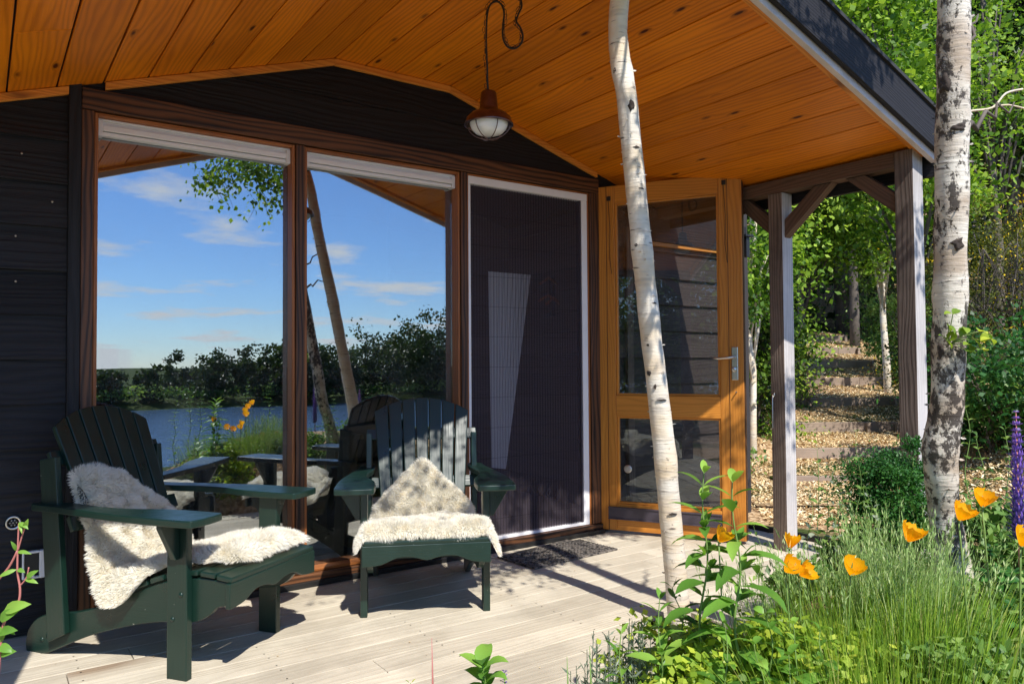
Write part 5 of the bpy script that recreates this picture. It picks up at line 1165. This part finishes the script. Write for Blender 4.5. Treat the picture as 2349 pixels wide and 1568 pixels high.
grass_clump('bright low grass clump in the lower right', 2120, 1.7, 800, zt(2120, 1410, 1.7), 'grass', (.2, 0), .18, 0, .0022)
grass_clump('broad bladed grass clump at the lower right corner', 2290, 1.8, 160, zt(2290, 1400, 1.8), 'grass', (.2, -.1), .14, 0, .007)
# broad mix of leaves right of the thick birch
for i, (x, f_, yt, lm, lf, lb) in enumerate((
  (2245, 2.5, 1005, 'leaf_mid', .05, 'grey green leafy stem rising right of the thick birch'),
  (2300, 2.7, 985, 'leaf_mid', .05, 'tall leafy stem with pale bracts left of the lupin'),
  (2215, 2.9, 880, 'leaf_mid', .042, 'thin pale leafy stem beside the thick birch bark'),
  (2275, 2.2, 1250, 'leaf_fern', .06, 'dark lupin leaf rosette beneath the highest poppies'),
  (2320, 2.0, 1380, 'leaf_fern', .07, 'dark green leafy plant at the right edge'),
  (2240, 1.9, 1420, 'leaf_mid', .06, 'leafy plant between grass and right edge'),
  (1925, 2.7, 1075, 'leaf_mid', .05, 'round leaved stem in front of the lower path steps'),
  (1975, 2.6, 1120, 'leaf_mid', .045, 'leafy stem left of the feathery herb'),
  (1885, 2.75, 1130, 'leaf_mid', .045, 'thin leafy stem right of the middle porch post'),
  (1900, 2.3, 1300, 'leaf_mid', .06, 'broad leaved plant behind the lower poppies'))):
    plant('leafy_plant', lb, x, f_, zt(x, yt, f_), lm, 'stem', lf, lf*.52, 13, (random.uniform(-.06, .06), 0), 'leafy plants in the flower bed', bend=.3, side=.6, sr=.003, whorl=3 if lm == 'leaf_fern' else 2)
for i, (x, f_, yt, rad, lb) in enumerate(((2270, 2.75, 1130, .24, 'mixed green foliage mound right of the thick birch'), (2300, 2.2, 1330, .22, 'mixed green foliage mound low at the right edge'), (2250, 1.85, 1450, .16, 'green foliage mound in the lower right'), (1960, 2.9, 1190, .12, 'grey green foliage mound by the feathery herb'), (1850, 2.65, 1290, .12, 'green foliage mound behind the paired poppies'))):
    cushion('foliage_mound', lb, x, f_, max(.12, zt(x, yt, f_)), rad, 3000, .034, 'leaf_mid', 'foliage mounds in the flower bed', .5)
# Californian poppies
def poppy(label, x, y, f, rz, tilt, opn=1., size=1.):
    c = pz(x, y, f); b = Vv(at(x+random.uniform(-35, 20), f, -.03)); t = thing('poppy', label, 'flower', b, 0, 'orange poppies in the flower bed'); q = c-b; n = 8; pts = [Vv((q.x*(k/n)**1.3, q.y*(k/n)**1.3, q.z*k/n)) for k in range(n+1)]
    mb = MB(); mb.tube(pts, [.0022]*9, 6); mb.build('stem', M['stem'], t)
    mb = MB(); Rm = Matrix.Rotation(rz, 3, 'Z') @ Matrix.Rotation(tilt, 3, 'X'); Lp = .0365*size
    for k in range(4):
        a = k*pi/2+.2; b0 = len(mb.v); nu, nv = 6, 7; rr = random.random()
        for i in range(nu+1):
            u_ = i/nu
            for j in range(nv+1):
                v = j/nv-.5; ang = a+v*1.75*(.35+.65*u_**.5); rad_ = Lp*(.06+opn*.66*sin(u_*1.35)); z_ = Lp*(1.05*u_**1.0)*(1-.10*abs(v)*2*u_)+.0035*sin(j*2.6+k)*u_*u_+.0015*sin(j*5.1+k*2)*u_+(.004 if k % 2 else 0)*u_
                p = Vv((cos(ang)*rad_*(1+(.05 if k % 2 else 0)), sin(ang)*rad_*(1+(.05 if k % 2 else 0)), z_)); mb.v.append(Rm @ p)
        for i in range(nu):
            for j in range(nv): q0 = b0+i*(nv+1)+j; mb.face([q0, q0+1, q0+nv+2, q0+nv+1], [(0, 0)]*4, min(1, max(0, rr*.3+.5*i/nu+random.uniform(-.08, .15))), 0, True)
    fo = mb.build('petals', M['petal'], t, xf=Matrix.Translation(q)); 
    mb = MB(); mb.lathe([(.0, -.003), (.006, 0), (.007, .001), (.003, .004)], q, 10, 0, tuple(Rm @ Vv((0, 0, 1)))); mb.build('receptacle', M['stem'], t)
for a in (('orange poppy between the two tall leafy stems', 1648, 1243, 2.1, .6, .55, 1., .95), ('half open orange poppy, upper one of the trio in front of the middle post', 1810, 1258, 2.2, 1.0, .3, .8, 1.0),
          ('orange poppy, lower left of the trio in front of the middle post', 1800, 1310, 2.1, 0., .8, 1., 1.05), ('orange poppy, lower right of the trio, its edge folded over', 1832, 1318, 2.12, .3, 1.0, 1., 1.),
          ('orange poppy low in the tall grass left of the feathery herb', 1950, 1318, 2.1, -.3, .5, 1., 1.1), ('orange poppy above the blue grass, below the feathery herb', 2080, 1242, 2.05, .4, .45, 1., 1.15),
          ('orange poppy in front of the thick birch trunk', 2198, 1193, 2.0, .1, .5, 1., 1.05), ('highest orange poppy, right of the thick birch', 2252, 1162, 2.0, -.4, .35, 1., 1.0), ('orange poppy at the right edge under the lupin', 2340, 1252, 1.9, 0, .5, 1., 1.05),
          ):
    poppy(a[0], a[1], a[2], a[3]-.12, *a[4:])
# lupin spire at the right edge
def lupin(label, x, ytop, ybot, f):
    c = at(x, f, -.03); t = thing('lupin', label, 'flower', c); z1 = pz(x, ytop, f).z-c[2]; z0 = pz(x, ybot, f).z-c[2]
    mb = MB(); mb.tube([(0, 0, 0), (0, 0, z0*.5), (0, 0, z1)], [.004, .004, .0015], 7); mb.build('stem', M['pinkstem'], t)
    mb = MB(); n = 21
    for i in range(n):
        u_ = i/(n-1); z_ = z0+(z1-z0)*u_; k = 7; rad_ = .040*(1-u_**2.2*.8)*random.uniform(.8, 1.15)
        for j in range(k):
            a = 2*pi*j/k+i*.45; o = Vv((cos(a), sin(a), 0)); p = Vv((0, 0, z_))+o*.004; r_ = min(1, max(0, .2+.6*u_+random.uniform(-.15, .2)))
            mb.leaf(p, o+Vv((0, 0, .35)), Vv((0, 0, 1)), rad_, .011*(1-.4*u_), -.9, 3, .9, r_); mb.leaf(p+o*rad_*.3, o+Vv((0, 0, .9)), Vv((0, 0, 1)), rad_*.7, .010*(1-.4*u_), .2, 3, .5, r_*.8)
    mb.build('blossoms', M['lupin'], t); mb = MB()
    for i in range(6):
        a = i*1.1; p = Vv((cos(a)*.07, sin(a)*.07, z0*(.35+.09*i))); mb.tube([(0, 0, z0*(.2+.08*i)), tuple(p)], .0018, 5, 1)
        for j in range(8): b_ = 2*pi*j/8; mb.leaf(p, Vv((cos(b_), sin(b_), .4)), Vv((0, 0, 1)), .06, .012, .15, 4, .4)
    mb.build('leaves', [M['leaf_fern'], M['stem']], t)
lupin('purple lupin spire at the right edge of the flower bed', 2326, 945, 1235, 2.3)
lupin('smaller lupin spire standing beside the camera, mirrored in the window', 2560, 1000, 1235, 2.5)
# plant at the left edge with thin pink stem
c0 = pz(12, 1560, 1.55); PL = lambda x, y, f=1.6: pz(x, y, f)
t = thing('pink_stemmed_plant', 'thin pink stemmed plant with pale leaves at the left edge', 'plant', (c0.x, c0.y, -.2)); O = Vv(t.location)
mb = MB(); main = [PL(-20, 1750), PL(-5, 1560), PL(8, 1430), PL(40, 1385), PL(46, 1350), PL(40, 1310), PL(41, 1250), PL(43, 1200)]
mb.tube(smooth([p-O for p in main], 4), [.0032*(1-.5*i/28) for i in range(29)], 7); mb.tube(smooth([p-O for p in (PL(40, 1262), PL(20, 1300), PL(-10, 1335))], 4), .0022, 6); mb.tube(smooth([p-O for p in (PL(41, 1262), PL(50, 1230), PL(58, 1205))], 4), .0016, 6); mb.tube(smooth([p-O for p in (PL(43, 1345), PL(60, 1325), PL(66, 1300))], 4), .0014, 6)
mb.build('stem', M['pinkstem'], t); mb = MB()
for (x, y, dx, dy, L, w) in ((43, 1198, 28, 12, .030, .010), (43, 1200, 10, 25, .026, .006), (56, 1212, 6, -22, .028, .010), (40, 1265, 42, -2, .034, .009), (38, 1262, -14, -30, .026, .008), (40, 1305, 28, 6, .022, .010), (38, 1305, -42, 14, .036, .010), (60, 1325, 28, -26, .034, .012), (58, 1328, 44, 6, .032, .010), (10, 1400, 45, -20, .062, .026), (0, 1420, 30, -22, .05, .024), (-5, 1450, 30, -10, .05, .022), (5, 1470, -18, -40, .05, .02), (2, 1500, 28, -12, .04, .018), (-8, 1480, 40, 10, .045, .02), (10, 1440, 34, 14, .03, .012)):
    p = PL(x, y)-O; q = PL(x+dx, y+dy, 1.58)-O; mb.leaf(p, q-p, (0, -1, .6), L, w, .25, 5, .3, random.uniform(.3, 1))
mb.build('leaves', M['leaf_lance'], t)
# waterside plants behind the camera that the panes mirror
for i, (x, y, Y, h_) in enumerate(((430, 1120, 3.7, .62), (455, 1130, 3.9, .5), (395, 1130, 4.2, .5), (560, 1130, 3.6, .45), (610, 1140, 3.5, .45))):
    p = mir(x, y, Y); plant('tall_leafy_stem', ['leafy stem mirrored left of the table edge, tallest in the pane', 'leafy stem mirrored just right of the tallest one', 'leafy stem mirrored at the left chair arm', 'leafy stem mirrored among the poppies', 'leafy stem mirrored at the central mullion'][i], 0, 1, h_+.2, 'leaf_lance', 'stem', .07, .02, 16, (.04, 0), 'leafy stems beside the camera', base=(p.x, p.y, ground(p.x, p.y)-.02))
bm_ = [mir(x, y, 3.4) for x, y in ((525, 1043), (560, 1050), (582, 1040), (598, 998), (630, 995), (628, 1025), (700, 1040), (540, 1060))]
for i, p in enumerate(bm_):
    q = p-CAM; F_ = q.dot(FW); b = Vv((p.x, p.y, ground(p.x, p.y)-.02))
    t = thing('poppy', 'orange poppy near the lake side of the bed, mirrored in the window pane', 'flower', b, 0, 'mirrored orange poppies'); mb = MB(); mb.tube([(0, 0, 0), (.01, 0, (p.z-b.z)*.6), (0, 0, p.z-b.z)], .002, 6); mb.build('stem', M['stem'], t); mb = MB()
    for k in range(4):
        for s_ in (0, 1): mb.leaf((0, 0, p.z-b.z), (cos(k*pi/2+s_*.6), sin(k*pi/2+s_*.6), .9), (0, 0, 1), .04, .04, -.3, 4, .1, .6)
    mb.build('petals', M['petal'], t)
grass_clump('grass beside the camera mirrored in the left pane', 1174, 1.0, 10, .1, 'grass', nm='grass_clump')

# trees standing left of and behind the camera, mirrored in the door glass
for nm, lb, (x, y), h_, r_, n_ in (('leafy_tree', 'leafy tree left of the camera, mirrored in the upper pane of the open door', (-6.3, -3.9), 5.0, 1.7, 24000), ('leafy_tree', 'second tree left of the camera mirrored in the open door, nearer the lake', (-6.0, -6.3), 5.5, 1.7, 22000), ('leafy_tree', 'tree beside the cabin wall mirrored at the stile of the open door', (-7.6, -2.0), 5.6, 1.7, 22000)):
    tree(nm, lb, (x, y, ground(x, y)-.05), h_, r_, 'leaf_bright', n_, .09, 46, .09, 'bark', (0, 0), .5, .45, 'trees on the lake side')

for x0, y0, x1, y1, f_, lb in ((2226, 255, 2345, 205, 4.2, 'bare pale twig reaching in from behind the thick birch'),):
    t = thing('bare_twig', lb, 'branch', pz(x0-40, y0+10, f_)); O = Vv(t.location); mb = MB()
    A = [pz(x, y, f_)-O for x, y in ((x0-40, y0+10), (x0, y0), (x0+50, y0-8), (x0+80, y0-40), (x1, y1))]; mb.tube(smooth(A, 4), .006, 6)
    mb.build('twig', M['birch'], t); mb = MB(); A = [pz(x, y, f_)-O for x, y in ((x0+50, y0-8), (x0+85, y0-14), (x0+130, y0-4))]; mb.tube(smooth(A, 4), .0045, 6); mb.build('twig', M['birch'], t)
# fallen leaves and crumbs on the boards
K = 160; P = np.stack([-.6+4.6*RNG.random(K), -1.95*RNG.random(K)**.8-.06, np.full(K, .004)], 1); dd_ = RNG.normal(size=(K, 3)); dd_[:, 2] = .1; n_ = len(P)
dd_ /= np.linalg.norm(dd_, axis=1)[:, None]; sd_ = np.cross(dd_, np.array([[0, 0, 1.]])); L_ = (.004+.012*RNG.random(K)**2)[:, None]
Vt = np.stack([P, P+dd_*L_*.5+sd_*L_*.35, P+dd_*L_, P+dd_*L_*.5-sd_*L_*.35], 1).reshape(-1, 3)
tag(npmesh('leaf_litter', Vt, np.arange(K*4).reshape(K, 4), RNG.random(K), M['chips']), 'small dry leaf litter lying on the deck boards', 'leaf litter', kind='stuff')
mb = MB(); random.seed(3); y = -.004-.071
while y > -2.0:
    for x in np.arange(-.3, 4.3, .62):
        for q in (-.045, .045): mb.lathe([(.0035, .0), (.0, .0006)], (x+random.uniform(-.006, .006), y+q, .0016), 8)
    y -= .142
mb.build('deck_screws', M['steel'], deck)

# small lavender flower and extra fine stems standing free above the bed
t = thing('lavender_flower', 'single small purple flower head at the lower edge right of the mint tip', 'flower', at(1160, 1.75, -.03)); O = Vv(t.location); tp = pz(1157, 1545, 1.75)-O
mb = MB(); mb.tube([(0, 0, 0), tp*.6, tp], .0015, 5); mb.build('stem', M['stem'], t); mb = MB()
for i in range(16):
    a = i*2.4; mb.leaf(tp+Vv((0, 0, -.022+.002*i)), (cos(a), sin(a), .6), (0, 0, 1), .009, .006, .2, 2, .4, random.random())
mb.build('blossoms', M['lupin'], t)
for i, (x, f_, yt, lb) in enumerate(((1872, 2.5, 1000, 'thin pale wispy stem in front of the lower steps'), (1912, 2.45, 1085, 'thin wispy stem with a few oval leaves before the path'), (1958, 2.4, 990, 'tallest wispy stem before the path, topped with small leaves'), (1842, 2.45, 1120, 'wispy stem just right of the middle porch post'), (1742, 2.3, 1200, 'wispy stem between the open door and the middle porch post'), (2000, 2.3, 1110, 'wispy stem in front of the feathery herb'))):
    plant('wispy_stem', lb, x, f_, zt(x, yt, f_), 'leaf_grey' if i % 2 else 'leaf_mid', 'stem', .038, .018, 9, (random.uniform(-.1, .1), 0), 'thin wispy stems above the bed', bend=.3, side=.3, sr=.0018, up=.7, start=.3)
